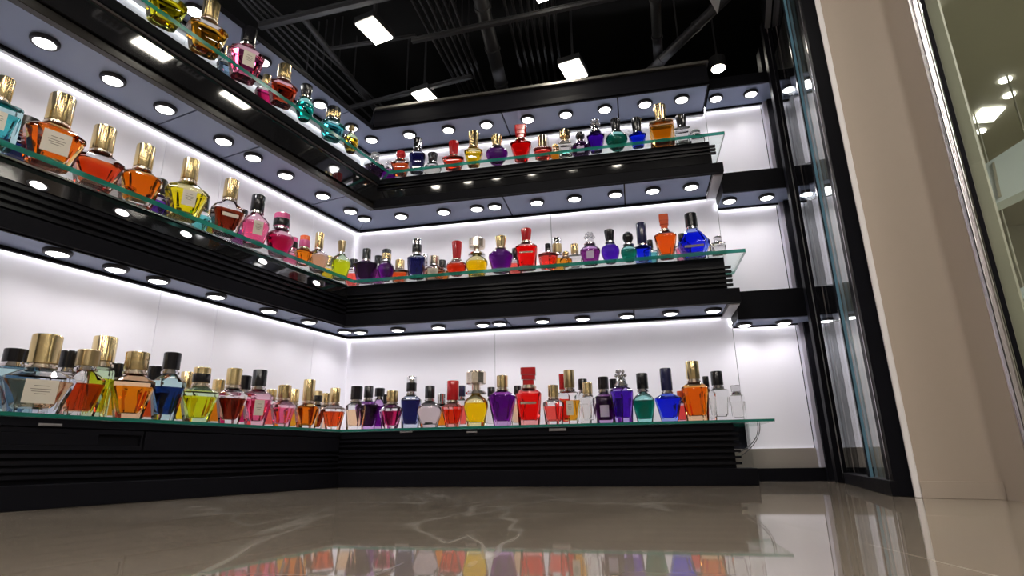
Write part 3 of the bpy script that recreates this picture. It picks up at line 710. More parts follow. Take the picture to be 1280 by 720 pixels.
tag(mb.build('hanging_sign', M_WHITE, None, (*pt[2], 19.6)), 'white pointed hanging sign at the upper edge, by the slanting duct', 'sign')

# ------------------------------------------------------------------ perfume bottles
COLS = {  # liquid tints (light that passes one surface)
 'amber': (0.86, 0.47, 0.04), 'orange': (0.89, 0.31, 0.02), 'redorange': (0.74, 0.13, 0.03), 'red': (0.88, 0.02, 0.02),
 'coral': (0.93, 0.17, 0.14), 'pink': (0.93, 0.30, 0.48), 'magenta': (0.58, 0.03, 0.17), 'purple': (0.25, 0.012, 0.34),
 'violet': (0.17, 0.03, 0.52), 'navy': (0.035, 0.035, 0.15), 'blue': (0.04, 0.08, 0.86), 'teal': (0.02, 0.62, 0.50),
 'emerald': (0.01, 0.22, 0.16), 'green': (0.28, 0.60, 0.06), 'yellow': (0.97, 0.74, 0.02), 'lime': (0.9, 0.84, 0.05),
 'brown': (0.28, 0.045, 0.015), 'clear': (0.98, 0.97, 0.96), 'cream': (0.97, 0.95, 0.92), 'peach': (0.93, 0.68, 0.45),
 'dark': (0.075, 0.015, 0.09), 'plum': (0.34, 0.07, 0.30), 'bluegrey': (0.30, 0.42, 0.55), 'aqua': (0.20, 0.72, 0.74), 'darkblue': (0.02, 0.07, 0.25)}
TINT = {None: (0.97, 0.98, 0.98), 'teal': (0.40, 0.86, 0.82), 'aqua': (0.60, 0.86, 0.90), 'purple': (0.62, 0.40, 0.74), 'blue': (0.35, 0.45, 0.95), 'red': (0.95, 0.42, 0.40),
        'pink': (0.95, 0.62, 0.74), 'yellow': (0.97, 0.88, 0.45), 'smoke': (0.66, 0.58, 0.60), 'orange': (0.97, 0.66, 0.40), 'green': (0.70, 0.90, 0.62), 'violet': (0.55, 0.45, 0.90), 'bluegrey': (0.72, 0.80, 0.92)}
def liq(c): 
    t = COLS[c]
    return liquidmat('liquid_' + c, t, 0.075)
def glass(t):
    return pmat('bottle_glass_' + (t or 'clear'), TINT[t], 0.0, trans=1.0, ior=1.47)
CAPM = {'G': brushed('gold_cap', (0.80, 0.63, 0.33), 0.21), 'K': pmat('black_cap', (0.010, 0.010, 0.013), 0.18, coat=0.15),
        'S': pmat('silver_cap', (0.75, 0.74, 0.76), 0.10, metal=1.0), 'R': pmat('red_cap', (0.55, 0.015, 0.02), 0.15, coat=0.6),
        'N': pmat('navy_cap', (0.015, 0.018, 0.07), 0.18, coat=0.5), 'P': pmat('pink_cap', (0.75, 0.12, 0.32), 0.15, coat=0.5),
        'C': pmat('crystal_cap', (0.93, 0.93, 0.96), 0.02, trans=0.9, ior=1.5), 'B': brushed('champagne_cap', (0.82, 0.72, 0.60), 0.22),
        'O': pmat('orange_cap', (0.75, 0.10, 0.02), 0.15, coat=0.6), 'D': brushed('bronze_cap', (0.42, 0.32, 0.17), 0.28)}
PROF = {
 'taper': [(0, .58), (.03, .62), (.78, 1.0), (.84, .99), (.93, .66), (1, .34)],
 'wide': [(0, .66), (.03, .70), (.72, 1.0), (.80, .97), (.92, .62), (1, .30)],
 'bell': [(0, .66), (.04, .70), (.40, .88), (.62, 1.0), (.76, .97), (.88, .72), (.95, .45), (1, .33)],
 'dome': [(0, .50), (.05, .58), (.25, .82), (.48, .97), (.62, 1.0), (.78, .92), (.90, .68), (1, .34)],
 'rect': [(0, .95), (.02, 1.0), (.90, 1.0), (.94, .95), (1, .42)],
 'penta': [(0, .66), (.03, .70), (.42, 1.0), (.50, 1.0), (.93, .42), (1, .30)],
 'slim': [(0, .78), (.03, .82), (.80, 1.0), (.87, .98), (.95, .70), (1, .42)]}
SEC = {'taper': .24, 'wide': .22, 'bell': 0, 'dome': 0, 'rect': .10, 'penta': .16, 'slim': .28}
def section(wx, wy, cut, z):
    if cut == 0:
        return [(wx*cos(2*pi*i/28), wy*sin(2*pi*i/28), z) for i in range(28)]
    cx, cy = wx*cut*1.5, wy*cut*1.7
    return [(wx, -wy+cy, z), (wx, wy-cy, z), (wx-cx, wy, z), (-wx+cx, wy, z), (-wx, wy-cy, z), (-wx, -wy+cy, z), (-wx+cx, -wy, z), (wx-cx, -wy, z)]
def pinterp(pr, t):
    for (a0, b0), (a1, b1) in zip(pr, pr[1:]):
        if t <= a1: return b0 + (b1-b0)*(t-a0)/max(1e-6, a1-a0)
    return pr[-1][1]
NB = [0]
FOOT = {}
def hit(a_, b_):
    """do two convex footprints overlap (separating axes)"""
    for pl in (a_, b_):
        n_ = len(pl); c_ = sum(pl, Vector((0, 0)))/n_
        order = sorted(pl, key=lambda q: atan2(q.y-c_.y, q.x-c_.x))
        for i in range(n_):
            e = order[(i+1) % n_] - order[i]; nn = Vector((-e.y, e.x))
            if nn.length < 1e-9: continue
            A0 = [nn.dot(q) for q in a_]; B0 = [nn.dot(q) for q in b_]
            if max(A0) <= min(B0) or max(B0) <= min(A0): return False
    return True
def bottle(wing, lev, x, yt, yb, w, shape, cap, cw, ch, tint, liquid, label, row, desc):
    zsh = {1: Z1, 2: Z2, 3: Z3}[lev]
    near, deep = {'L1': (.62, 1.50), 'R1': (.62, 1.50), 'L2': (.52, 1.40), 'R2': (.50, 1.30), 'L3': (.50, 1.45), 'R3': (.48, 1.25)}['%s%d' % (wing.k, lev)]
    D0 = (eL if wing is L else eR)[lev] + near + (deep-near)*row
    done = False
    for kD in range(24):          # find free room on the shelf: a little slimmer, else a little deeper
        for slim in (1.0, 0.95, 0.90):
            D = D0 + 0.07*kD
            s, _ = where(wing, D, x, (yt+yb)/2)
            p = P(wing, D, s)
            x0, y0, w0 = proj((p.x, p.y, zsh)); x1, y1, w1 = proj((p.x, p.y, zsh+1))
            H = (yb-yt)/(y0-y1)
            pm = Vector((p.x, p.y, zsh + H/2)); rt = Vector((RT.x, RT.y, 0)).normalized()
            u = abs(proj(pm + rt*0.5)[0] - proj(pm - rt*0.5)[0])
            W = w/u*0.97*slim; CWd = cw/u*0.95; CH = H*ch/(yb-yt)
            # facing: into the room, turned a little to the viewer
            nv = (-wing.n).normalized()*0.45 + (-p).normalized()*0.55
            rz = atan2(nv.y, nv.x) + pi/2
            hy = min(W*0.30, 0.42) if shape not in ('bell', 'dome') else min(W*0.36, 0.46)
            ax = Vector((cos(rz), sin(rz))); ay = Vector((-sin(rz), cos(rz)))
            fp = [p + ax*(W/2*1.02)*i*ci + ay*hy*1.04*j*cj for i, j in ((-1, -1), (1, -1), (1, 1), (-1, 1)) for ci, cj in (((1, .62), (.66, 1)) if shape != 'rect' else ((1, .9), (.9, 1)))]
            if not any(hit(fp, q) for q in FOOT.get((wing.k, lev), [])): done = True; break
        if done: break
    if not done: print('no room for', desc)
    FOOT.setdefault((wing.k, lev), []).append(fp)
    hb = H - CH
    lab = '%s, %s shelf, %s' % (desc, {1: 'lowest', 2: 'middle', 3: 'top'}[lev], WING[wing.k])
    root = thing('perfume_bottle', lab, 'perfume bottle', (p.x, p.y, zsh+0.004), 'perfume bottles on the %s shelf of the %s' % ({1: 'lowest', 2: 'middle', 3: 'top'}[lev], WING[wing.k]), rz)
    pr = PROF[shape]; cut = SEC[shape]; hx = W/2
    neck = hb*0.10; bb = hb - neck*0.9
    def ring(t, kx=1.0, ky=1.0):
        f = pinterp(pr, t); fy = 0.25 + 0.75*f
        return section(hx*f*kx, hy*fy*ky, cut, bb*t)
    ts = sorted(set([q for q, _ in pr]))
    sm = cut == 0
    mb = MB(); mb.loft([ring(t) for t in ts], 0, sm); mb.build('body', glass(tint), root)
    # liquid standing on a thick glass foot
    fill = 0.86 if liquid in ('blue', 'purple', 'red', 'violet', 'navy', 'orange', 'dark') else 0.72
    if row >= 1: fill = 0.78
    t0 = 0.15
    tl = [t0, t0+0.05] + [q for q in (.25, .4, .5, .62, .72, .78, .84) if t0+0.07 < q < fill] + [fill]
    mb = MB(); mb.loft([ring(t, 0.56 if t == t0 else 0.64 + 0.24*(t-t0)/(fill-t0), 0.62 if t == t0 else 0.80) for t in tl], 0, sm); mb.build('liquid', liq(liquid), root)
    # neck collar
    cr = CWd/2
    ck = cap[0]; cm = CAPM[cap[1]]
    mb = MB(); mb.lathe((0, 0, bb-0.01), [(cr*0.98, 0), (cr*1.04, neck*0.1), (cr*1.04, neck*0.55), (cr*0.86, neck*0.62), (cr*0.86, neck*0.92)], 20)
    mb.build('collar', CAPM['S'] if cap[1] not in 'GRO' else CAPM['B'], root)
    zc = bb + neck*0.9
    mb = MB()
    if ck == 'c':      # straight cylinder
        mb.lathe((0, 0, zc), [(cr*.95, 0), (cr, CH*.03), (cr, CH*.95), (cr*.94, CH*.99), (cr*.5, CH)], 24)
    elif ck == 'f':    # flares towards the top, fluted
        n_ = 16; rings = []
        for t in (0, .06, .5, .92, 1.0):
            rr_ = cr*(.74 + .26*t) * (.95 if t in (0, 1.0) else 1)
            rings.append([(rr_*(1 + (.05 if i % 2 else -.04))*cos(pi*i/n_), rr_*(1 + (.05 if i % 2 else -.04))*sin(pi*i/n_), zc + CH*t) for i in range(2*n_)])
        mb.loft(rings, 0, False)
    elif ck == 'b':    # faceted block in two tiers
        for a_, b_, k_ in ((0, .28, .72), (.30, .56, .92), (.58, 1.0, 1.0)):
            mb.loft([section(cr*k_, cr*k_*.8, .16, zc+CH*a_), section(cr*k_, cr*k_*.8, .16, zc+CH*b_)], 0, False)
    elif ck == 'm':    # mushroom: thin stem, broad facetted top
        mb.lathe((0, 0, zc), [(cr*.42, 0), (cr*.42, CH*.30), (cr*.36, CH*.32)], 16)
        n_ = 10
        mb.loft([[(cr*k_*cos(2*pi*i/n_), cr*k_*sin(2*pi*i/n_), zc+CH*t) for i in range(n_)] for t, k_ in ((.33, .8), (.38, .98), (.93, 1.0), (1.0, .9))], 0, False)
    elif ck == 'w':    # crown of beads
        mb.lathe((0, 0, zc), [(cr*.7, 0), (cr*.78, CH*.1), (cr*.6, CH*.4), (cr*.5, CH*.5)], 16)
        for ri, (rz_, nb, sz) in enumerate(((.52, 6, .30), (.80, 5, .27))):
            for i in range(nb):
                a_ = 2*pi*(i+.5*ri)/nb
                mb.lathe((cr*.66*(1-.25*ri)*cos(a_), cr*.66*(1-.25*ri)*sin(a_), zc+CH*rz_), [(cr*sz*max(.08, sin(pi*q/6)), -cr*sz*cos(pi*q/6)) for q in range(7)], 8)
    elif ck == 't':    # two tiers with a groove
        mb.lathe((0, 0, zc), [(cr*.96, 0), (cr, CH*.04), (cr, CH*.52), (cr*.93, CH*.54), (cr*.93, CH*.58), (cr, CH*.60), (cr, CH*.96), (cr*.9, CH)], 24)
    elif ck == 'o':    # rounded stopper
        mb.lathe((0, 0, zc), [(cr*.5, 0), (cr*.62, CH*.12), (cr*.96, CH*.38), (cr, CH*.58), (cr*.86, CH*.82), (cr*.5, CH*.96), (cr*.15, CH)], 20)
    cap_ob = mb.build('cap', cm, root)
    if len(cap) > 2:   # a second colour as a band round the cap
        mb = MB(); mb.lathe((0, 0, zc), [(cr*1.02, CH*.02), (cr*1.04, CH*.05), (cr*1.04, CH*.55), (cr*1.02, CH*.58)], 24); mb.build('cap_band', CAPM[cap[2]], cap_ob)
    if label:
        t0_, t1_, kx_, mt = {'big': (.22, .72, .46, M_LABEL), 'mid': (.28, .70, .34, M_LABEL), 'band': (.48, .58, .52, M_LABEL), 'lilac': (.22, .58, .36, M_LILAC), 'silver': (.28, .36, .6, CAPM['S']), 'gold': (.56, .62, .62, CAPM['B'])}[label]
        def yy(t):
            f = pinterp(pr, t); return -hy*(0.25 + 0.75*f) - (0.012 if cut else -0.02*0)
        vs = []
        for off in (0.0, 0.012):
            for t in (t0_, t1_):
                for sx in (-1, 1): vs.append((hx*kx_*sx, yy(t)-off, bb*t))
        mb = MB(); mb.add(vs, [[0, 1, 3, 2], [6, 7, 5, 4], [0, 4, 5, 1], [2, 3, 7, 6], [0, 2, 6, 4], [1, 5, 7, 3]])
        lo = mb.build('label', mt, root)
        if label in ('big', 'mid'):
            mb = MB()
            for q, wl in ((.74, .45), (.60, .62), (.50, .55), (.40, .36)):
                t = t0_ + (t1_-t0_)*q; y = yy(t) - 0.014; hh = (t1_-t0_)*bb*0.014
                mb.add([(-hx*kx_*wl, y, bb*t-hh), (hx*kx_*wl, y, bb*t-hh), (hx*kx_*wl, y, bb*t+hh), (-hx*kx_*wl, y, bb*t+hh),
                        (-hx*kx_*wl, y+.004, bb*t-hh), (hx*kx_*wl, y+.004, bb*t-hh), (hx*kx_*wl, y+.004, bb*t+hh), (-hx*kx_*wl, y+.004, bb*t+hh)],
                       [[0, 1, 2, 3], [7, 6, 5, 4], [0, 4, 5, 1], [1, 5, 6, 2], [2, 6, 7, 3], [3, 7, 4, 0]])
            mb.build('label_print', M_INK, lo)
    NB[0] += 1

B = 'bottle'
# wing, level, x, top, base, width, shape, cap(kind+colours), cap w, cap h, glass tint, liquid, label, row, description
T = [
 # ---- lowest shelf, wing facing the partition
 (L,1,12,435,519,50,'rect','cK',27,17,'aqua','bluegrey',None,1,'blue-grey bottle with wide black cap at view edge'),
 (L,1,50,417,518,74,'wide','cG',34,38,'bluegrey','peach','big',0,'largest clear bottle, cream label, big gold cap'),
 (L,1,80,434,520,40,'rect','cK',20,22,None,'cream',None,1,'pale bottle with black cap behind the orange-red one'),
 (L,1,104,435,521,48,'wide','cD',26,21,None,'redorange',None,.5,'orange-red wide bottle with bronze cap'),
 (L,1,124,416,522,31,'rect','cG',28,33,'green','lime',None,1,'tall lime-green slab bottle with tall gold cap'),
 (L,1,141,448,521,28,'taper','cK',18,18,None,'amber',None,1,'small amber bottle behind the two-tier gold cap'),
 (L,1,166,440,525,47,'taper','tG',28,23,'orange','amber',None,0,'amber tapered bottle with two-tier gold cap'),
 (L,1,191,451,522,34,'taper','cK',19,18,None,'redorange',None,1,'red bottle with black cap behind the dark blue one'),
 (L,1,210,440,527,40,'taper','cK',21,22,'aqua','darkblue',None,0,'dark blue tapered bottle with black cap'),
 (L,1,231,458,524,28,'taper','cG',15,19,None,'yellow',None,1,'yellow bottle with slim gold cap behind the lime one'),
 (L,1,249,458,528,45,'taper','cGK',21,20,'green','lime',None,0,'yellow-lime bottle with gold-and-black cap'),
 (L,1,271,469,527,26,'taper','cG',15,14,None,'orange',None,1,'small orange bottle with gold cap between lime and brown'),
 (L,1,290,458,529,35,'taper','cG',19,21,None,'brown',None,0,'dark brown bottle with gold cap'),
 (L,1,304,463,528,28,'taper','cK',16,18,None,'magenta',None,1,'rose bottle with black cap between brown and labelled pink'),
 (L,1,322,460,531,35,'taper','cK',18,21,'pink','pink','mid',0,'pink bottle with cream label and black cap'),
 (L,1,338,482,531,22,'taper','cG',13,10,None,'coral',None,1,'coral bottle, short gold cap, behind the small pink one'),
 (L,1,354,480,533,29,'taper','tG',17,16,'pink','pink',None,0,'small pink bottle with two-tier gold cap'),
 (L,1,366,481,532,22,'taper','cG',14,17,None,'amber',None,1,'amber bottle with gold cap behind the small pink one'),
 (L,1,385,472,534,30,'wide','cG',15,27,None,'orange',None,0,'low orange bottle with tall gold cap'),
 (L,1,396,483,533,22,'taper','cDK',12,14,None,'brown',None,1,'brown bottle with bronze-and-black cap near the corner'),
 (L,1,407,485,533,22,'taper','cG',12,12,None,'peach',None,1,'peach bottle with gold cap near the corner'),
 (L,1,418,480,533,27,'taper','cG',13,18,None,'redorange',None,0,'red-orange bottle with gold cap at the corner'),
 # ---- lowest shelf, partition-side wing
 (R,1,445,477,532,24,'slim','cK',15,17,None,'peach',None,0,'slim peach bottle with black cap at the corner'),
 (R,1,460,476,532,29,'taper','cK',12,15,'purple','dark',None,0,'blackish plum bottle with black cap near the corner'),
 (R,1,474,477,531,24,'taper','cK',13,11,'purple','purple',None,1,'bright purple bottle behind the blackish plum one'),
 (R,1,484,486,531,20,'taper','cK',12,12,None,'plum',None,1,'plum bottle with black cap behind the magenta one'),
 (R,1,490,483,531,26,'taper','tG',15,14,None,'magenta',None,0,'magenta bottle with two-tier gold cap'),
 (R,1,514,464,531,27,'slim','cSK',13,20,'bluegrey','navy',None,0,'tall navy bottle with silver-and-black cap'),
 (R,1,537,478,531,32,'bell','cK',13,16,'smoke','cream',None,0,'smoky clear round-shouldered bottle with black cap'),
 (R,1,552,486,530,22,'taper','cS',12,10,None,'orange',None,1,'orange bottle half hidden behind the smoky clear one'),
 (R,1,566,472,531,30,'taper','cR',16,25,'red','redorange',None,0,'red-orange bottle with tall red cap'),
 (R,1,577,476,530,22,'taper','cN',10,14,None,'coral',None,1,'coral bottle with navy cap behind the tall red-capped one'),
 (R,1,595,461,531,35,'bell','mB',27,25,'yellow','yellow',None,0,'yellow bottle with champagne mushroom stopper'),
 (R,1,614,479,530,22,'taper','cK',10,12,None,'cream',None,1,'pale bottle with black cap behind the purple one'),
 (R,1,628,466,530,35,'taper','cG',15,15,'purple','purple',None,0,'deep purple tapered bottle with gold cap'),
 (R,1,647,477,529,22,'taper','cK',10,12,None,'peach',None,1,'pale bottle with black cap between purple and red'),
 (R,1,661,456,529,34,'slim','bR',20,22,'red','red','gold',0,'red bottle with red block stopper and gold belt'),
 (R,1,692,478,528,27,'slim','cG',14,15,None,'coral',None,0,'small coral bottle with gold cap'),
 (R,1,703,461,527,20,'slim','cR',8,20,None,'red',None,1,'thin red-capped bottle behind the amber one'),
 (R,1,712,457,527,26,'rect','cD',14,23,None,'amber','mid',0,'amber bottle with cream label and tall bronze cap'),
 (R,1,729,467,526,22,'slim','cK',12,14,None,'cream',None,1,'pale bottle with black cap behind the small clear one'),
 (R,1,735,474,526,20,'rect','cG',13,14,None,'clear',None,0,'small clear bottle with gold cap'),
 (R,1,755,466,526,34,'bell','cK',14,16,'purple','dark','lilac',0,'dark plum bell bottle with lilac label'),
 (R,1,768,467,525,22,'slim','cK',11,12,None,'purple',None,1,'purple bottle with black cap behind the beaded crown one'),
 (R,1,777,456,525,29,'slim','wS',17,18,'violet','violet',None,0,'violet bottle with silver beaded crown stopper'),
 (R,1,804,462,525,31,'bell','cK',15,20,'teal','emerald',None,0,'emerald bottle with black cap'),
 (R,1,834,456,524,33,'taper','cN',15,29,'blue','blue',None,0,'bright blue bottle with tall navy cap'),
 (R,1,852,484,524,22,'taper','cO',10,10,'pink','coral',None,1,'rose bottle half hidden beside the big orange one'),
 (R,1,868,447,523,35,'slim','cG',17,23,'orange','orange',None,0,'big orange bottle with tall gold cap'),
 (R,1,884,464,522,20,'slim','cK',8,14,None,'cream',None,1,'pale bottle with black cap behind the clear square one'),
 (R,1,898,459,522,28,'rect','cK',15,18,None,'clear',None,0,'clear square bottle with black cap'),
 (R,1,921,476,521,20,'rect','cC',12,8,None,'clear',None,0,'clear bottle with crystal stopper at the shelf end'),
 # ---- middle shelf, partition-side wing
 (R,2,442,311,348,22,'taper','cK',11,11,None,'coral',None,1,'coral bottle with black cap in the corner'),
 (R,2,458,303,345,31,'taper','cK',11,13,'purple','dark',None,0,'blackish bottle with black cap near the corner'),
 (R,2,473,306,345,22,'taper','cK',10,11,None,'plum',None,1,'plum bottle with black cap behind the blackish one'),
 (R,2,483,305,344,22,'dome','cKG',12,13,'purple','purple',None,0,'bright purple bottle with gold-banded black cap'),
 (R,2,500,312,342,23,'taper','cG',12,9,None,'redorange',None,0,'small red bottle with short gold cap'),
 (R,2,521,292,341,23,'slim','cSK',12,17,'bluegrey','navy',None,0,'tall navy bottle with silver-and-black cap'),
 (R,2,531,300,340,20,'slim','cS',9,12,None,'cream',None,1,'pale bottle with silver cap behind the navy one'),
 (R,2,543,307,339,30,'bell','tB',13,10,'smoke','peach','big',0,'peach bottle with cream label'),
 (R,2,553,306,338,22,'taper','cK',10,10,None,'orange',None,1,'orange bottle with black cap behind the peach one'),
 (R,2,571,296,338,27,'dome','fR',13,22,'red','redorange',None,0,'red-orange bottle with flared red stopper'),
 (R,2,596,285,335,30,'bell','mB',22,18,'yellow','yellow',None,0,'yellow bottle with champagne mushroom stopper'),
 (R,2,626,289,333,32,'bell','fG',14,13,'purple','purple',None,0,'deep purple bottle with fluted gold cap'),
 (R,2,644,297,332,20,'slim','cK',9,13,None,'coral',None,1,'coral bottle with black cap behind the red one'),
 (R,2,658,279,330,28,'slim','fR',14,15,'red','red','gold',0,'red square-shouldered bottle with red stopper and gold belt'),
 (R,2,685,297,327,25,'slim','cK',8,9,'red','coral',None,0,'small coral bottle with narrow black cap'),
 (R,2,696,283,327,22,'slim','cSD',12,19,None,'amber',None,1,'amber bottle with tall silver cap behind the coral one'),
 (R,2,707,306,325,16,'dome','oG',9,6,'orange','amber',None,0,'little round amber bottle'),
 (R,2,718,292,323,18,'rect','cG',10,12,None,'clear',None,0,'small clear bottle with gold cap'),
 (R,2,737,281,322,29,'bell','wC',15,14,'purple','plum','lilac',0,'plum bell bottle with lilac label and crystal stopper'),
 (R,2,762,280,321,25,'dome','fK',13,14,'violet','violet',None,0,'blue-violet round bottle with fluted black cap'),
 (R,2,785,283,320,23,'dome','oK',14,15,'teal','emerald',None,0,'teal round bottle with round black stopper'),
 (R,2,802,269,320,22,'rect','cN',13,27,'blue','blue',None,0,'royal blue bottle with tall navy cap'),
 (R,2,812,286,318,18,'slim','cK',8,10,None,'aqua',None,1,'aqua bottle with small black cap beside the royal blue one'),
 (R,2,831,263,318,28,'taper','bO',12,18,'red','orange',None,0,'orange-red bottle with orange-red block stopper'),
 (R,2,852,277,314,20,'slim','cK',9,11,None,'pink',None,1,'pink bottle with black cap behind the five-sided one'),
 (R,2,865,259,314,43,'penta','cK',16,17,'blue','blue','silver',0,'large blue five-sided bottle with silver band'),
 (R,2,889,291,312,14,'rect','cG',7,7,None,'clear',None,1,'little clear bottle with gold cap by the five-sided one'),
 (R,2,897,289,311,17,'rect','cC',10,6,None,'clear',None,0,'clear bottle with crystal stopper at the shelf end'),
 # ---- top shelf, partition-side wing
 (R,3,469,184,214,24,'taper','fC',11,11,'purple','dark',None,0,'blackish bottle with crystal stopper at the corner'),
 (R,3,487,183,212,22,'taper','wC',11,9,'purple','purple',None,1,'purple bottle with beaded crystal stopper near the corner'),
 (R,3,501,181,211,23,'wide','oR',13,11,None,'redorange',None,0,'dark red bottle with round red stopper'),
 (R,3,522,165,208,21,'slim','fKS',11,14,'bluegrey','navy',None,0,'tall navy bottle with black fluted cap'),
 (R,3,541,176,206,25,'bell','fK',13,11,None,'cream',None,0,'cream bottle with fluted black cap'),
 (R,3,567,171,204,28,'wide','fR',13,17,'red','redorange',None,0,'red-orange bottle with flared red cap'),
 (R,3,592,158,200,26,'taper','fG',14,18,'yellow','yellow',None,0,'yellow bottle with tall fluted gold cap'),
 (R,3,621,163,197,29,'dome','fG',14,12,'purple','purple',None,0,'purple domed bottle with fluted gold cap'),
 (R,3,651,151,194,27,'taper','bR',15,16,'red','red',None,0,'red bottle with silvery red block stopper'),
 (R,3,678,163,190,24,'slim','cG',12,13,'red','coral',None,0,'small coral bottle with gold cap'),
 (R,3,694,167,188,15,'dome','oG',9,6,'orange','amber',None,0,'little round amber bottle'),
 (R,3,706,156,187,17,'rect','mG',14,14,None,'clear',None,0,'small clear bottle with broad gold stopper'),
 (R,3,725,152,186,27,'dome','oK',12,11,'purple','dark','lilac',0,'dark plum round bottle with lilac label'),
 (R,3,744,142,184,25,'taper','wS',15,17,'violet','violet',None,0,'violet bottle with silver beaded crown stopper'),
 (R,3,770,145,182,28,'dome','fK',13,14,'teal','emerald',None,0,'teal round bottle with black fluted cap'),
 (R,3,796,144,179,25,'taper','fK',13,17,'blue','blue',None,0,'royal blue bottle with black fluted cap'),
 (R,3,826,129,177,30,'rect','fG',16,18,'orange','amber',None,0,'amber square bottle with fluted gold cap'),
 (R,3,852,140,175,22,'rect','fK',13,13,None,'clear',None,0,'clear bottle with black fluted cap'),
 (R,3,869,153,173,20,'rect','cC',12,5,None,'clear',None,0,'clear bottle with crystal stopper at the shelf end'),
 # ---- middle shelf, wing facing the partition
 (L,2,-2,96,178,46,'rect','cG',20,26,'aqua','aqua','mid',0,'aqua slab bottle with cream label at view edge'),
 (L,2,33,129,190,38,'rect','cK',32,21,'bluegrey','darkblue',None,1,'dark blue bottle with broad black cap'),
 (L,2,70,118,206,64,'wide','cG',29,34,None,'orange','big',0,'largest clear bottle, orange liquid, cream label, big gold cap'),
 (L,2,127,148,224,54,'wide','cG',26,30,None,'redorange',None,0,'orange-red wide bottle with gold cap'),
 (L,2,154,176,224,34,'rect','cK',20,17,None,'cream',None,1,'pale bottle with black cap behind the orange-red one'),
 (L,2,179,168,244,53,'wide','cG',22,28,None,'orange',None,0,'amber-orange wide bottle with gold cap'),
 (L,2,201,197,246,28,'taper','cK',19,18,None,'violet',None,1,'violet bottle with black cap behind the amber-orange one'),
 (L,2,216,203,250,24,'taper','cK',13,15,None,'navy',None,1,'navy bottle with small black cap behind the yellow one'),
 (L,2,235,194,268,47,'wide','cG',20,26,'yellow','lime','mid',0,'yellow-green wide bottle with cream label'),
 (L,2,254,221,271,24,'taper','cK',17,16,None,'aqua',None,1,'aqua bottle with black cap behind the yellow-green one'),
 (L,2,267,236,275,22,'taper','cG',11,8,'teal','amber',None,1,'small amber bottle with teal shoulders'),
 (L,2,287,217,286,38,'wide','cG',18,24,None,'brown','band',0,'dark brown bottle with pale band and gold cap'),
 (L,2,303,238,288,24,'taper','cK',15,16,None,'plum',None,1,'plum bottle with black cap behind the dark brown one'),
 (L,2,321,235,298,35,'bell','cK',17,20,'pink','pink','mid',0,'pink bottle with cream label and black cap'),
 (L,2,351,262,314,35,'bell','cPK',20,17,'pink','magenta',None,0,'rose bottle with pink-and-black cap'),
 (L,2,365,279,318,24,'taper','cPK',16,14,'pink','pink',None,1,'pink bottle, pink-and-black cap, behind the rose one'),
 (L,2,381,285,321,22,'taper','cOP',13,14,None,'orange',None,0,'orange bottle with pink-rimmed orange cap'),
 (L,2,399,282,330,27,'bell','cG',11,19,'smoke','peach',None,0,'peach bottle with gold cap'),
 (L,2,411,297,330,20,'taper','cG',12,9,None,'yellow',None,1,'yellow bottle with gold cap behind the green one'),
 (L,2,427,290,338,26,'bell','fD',10,14,'green','lime',None,0,'green bottle with twisted bronze cap near the corner'),
 # ---- top shelf, wing facing the partition
 (L,3,207,-20,42,46,'wide','cG',18,24,'green','yellow',None,0,'yellow wide bottle at the upper edge'),
 (L,3,258,16,78,46,'wide','cG',21,22,None,'amber',None,0,'amber wide bottle with gold cap'),
 (L,3,287,41,90,24,'taper','cG',12,12,None,'bluegrey',None,1,'grey bottle with gold cap behind the amber one'),
 (L,3,307,44,107,42,'wide','cK',19,20,'pink','pink','mid',0,'pink bottle with cream label and black cap'),
 (L,3,334,75,120,24,'taper','cG',11,12,None,'magenta',None,1,'rose bottle with gold cap behind the red one'),
 (L,3,353,90,139,34,'wide','cG',17,17,'pink','redorange',None,0,'red wide bottle with gold cap'),
 (L,3,381,111,154,24,'dome','fK',15,14,'teal','teal',None,0,'teal round bottle with black cap'),
 (L,3,415,144,183,30,'wide','cKG',18,14,'aqua','aqua',None,0,'aqua wide bottle with gold-and-black cap'),
 (L,3,438,168,202,20,'dome','oD',9,9,'green','amber',None,0,'little amber-green round bottle near the corner'),
]
for row in sorted(T, key=lambda q: q[13]): bottle(*row)      # front rows first, then what stands behind them

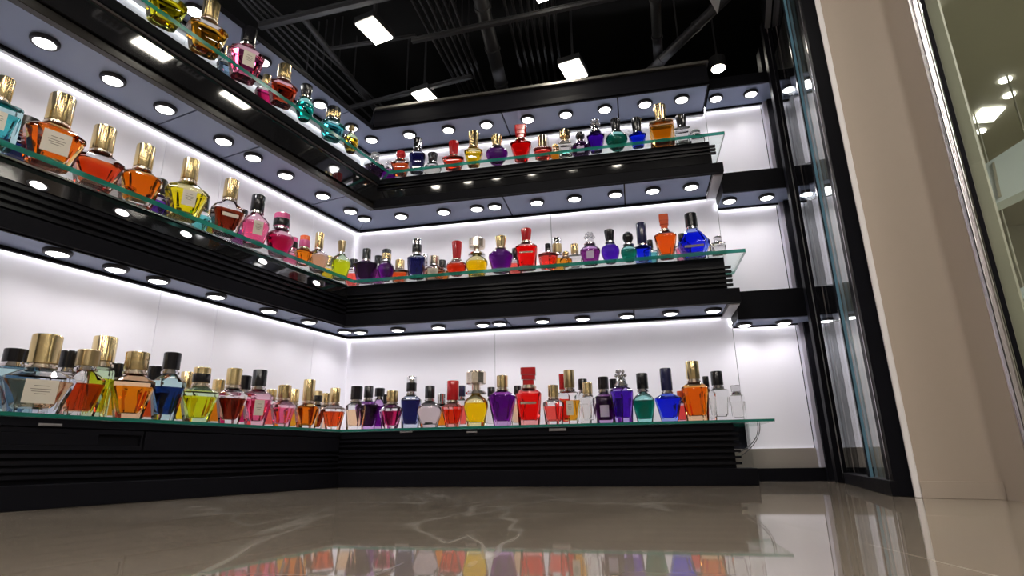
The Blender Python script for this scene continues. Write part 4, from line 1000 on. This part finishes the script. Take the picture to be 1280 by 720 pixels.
# clear acrylic ticket stand and wire by the shelf ends
s, z = where(R, 22.2, 938, 545)
c = (*P(R, 22.2, s), Z1)
p0 = P(R, 22.3, 4.05); p1 = P(R, 22.6, 4.45)
o = thing('display_wire', 'thin grey wire loop hanging at the free end of the lowest shelf', 'wire', (*p0, 1.0))
mb = MB(); mb.tube([(*P(R, 22.0, 4.25 - 0.85*t*t + 0.1*t), 2.06 - 1.25*t + 0.25*t*t) for t in [k/10 for k in range(11)]], 0.018, 6); mb.build('strand', M_WIRE, o, (*p0, 1.0))
mb = MB(); mb.tube([(*P(R, 22.2, 4.36 - 0.75*t*t), 2.06 - 1.25*t + 0.15*t*t) for t in [k/10 for k in range(11)]], 0.014, 6); mb.build('strand', M_WIRE, o, (*p0, 1.0))
for s_, lab in ((3.95, 'clear acrylic end plate under the lowest shelf, next to the louvres'),):
    mb = MB(); mb.prism(span(R, 22.2, 24.4, s_, s_+0.04), 0.58, Z1-0.1)
    tag(mb.build('acrylic_plate', M_ACRYL, None, (*P(R, 23, s_), 0.58)), lab, 'acrylic plate')

# ------------------------------------------------------------------ camera, world, view
cam = bpy.data.cameras.new('camera'); co = bpy.data.objects.new('camera', cam); COL.objects.link(co)
cam.sensor_width = 36; cam.sensor_fit = 'HORIZONTAL'; cam.lens = F/1280*36; cam.clip_start = 0.01; cam.clip_end = 100
mw = Matrix((( RT.x, UP.x, -FW.x, 0), (RT.y, UP.y, -FW.y, 0), (RT.z, UP.z, -FW.z, 1*S), (0, 0, 0, 1)))
co.matrix_world = mw
SC.camera = co
w = bpy.data.worlds.new('world'); SC.world = w; w.use_nodes = True
w.node_tree.nodes['Background'].inputs[0].default_value = (0.9, 0.92, 1.0, 1)
w.node_tree.nodes['Background'].inputs[1].default_value = 0.02
SC.view_settings.view_transform = 'Standard'; SC.view_settings.look = 'None'
SC.view_settings.exposure = 0.0; SC.view_settings.gamma = 1.0; SC.view_settings.use_curve_mapping = False
SC.cycles.max_bounces = 20; SC.cycles.transmission_bounces = 18; SC.cycles.glossy_bounces = 8; SC.cycles.diffuse_bounces = 4
SC.cycles.transparent_max_bounces = 32
SC.cycles.use_denoising = True
SC.cycles.sample_clamp_indirect = 6.0
SC.cycles.blur_glossy = 0.5
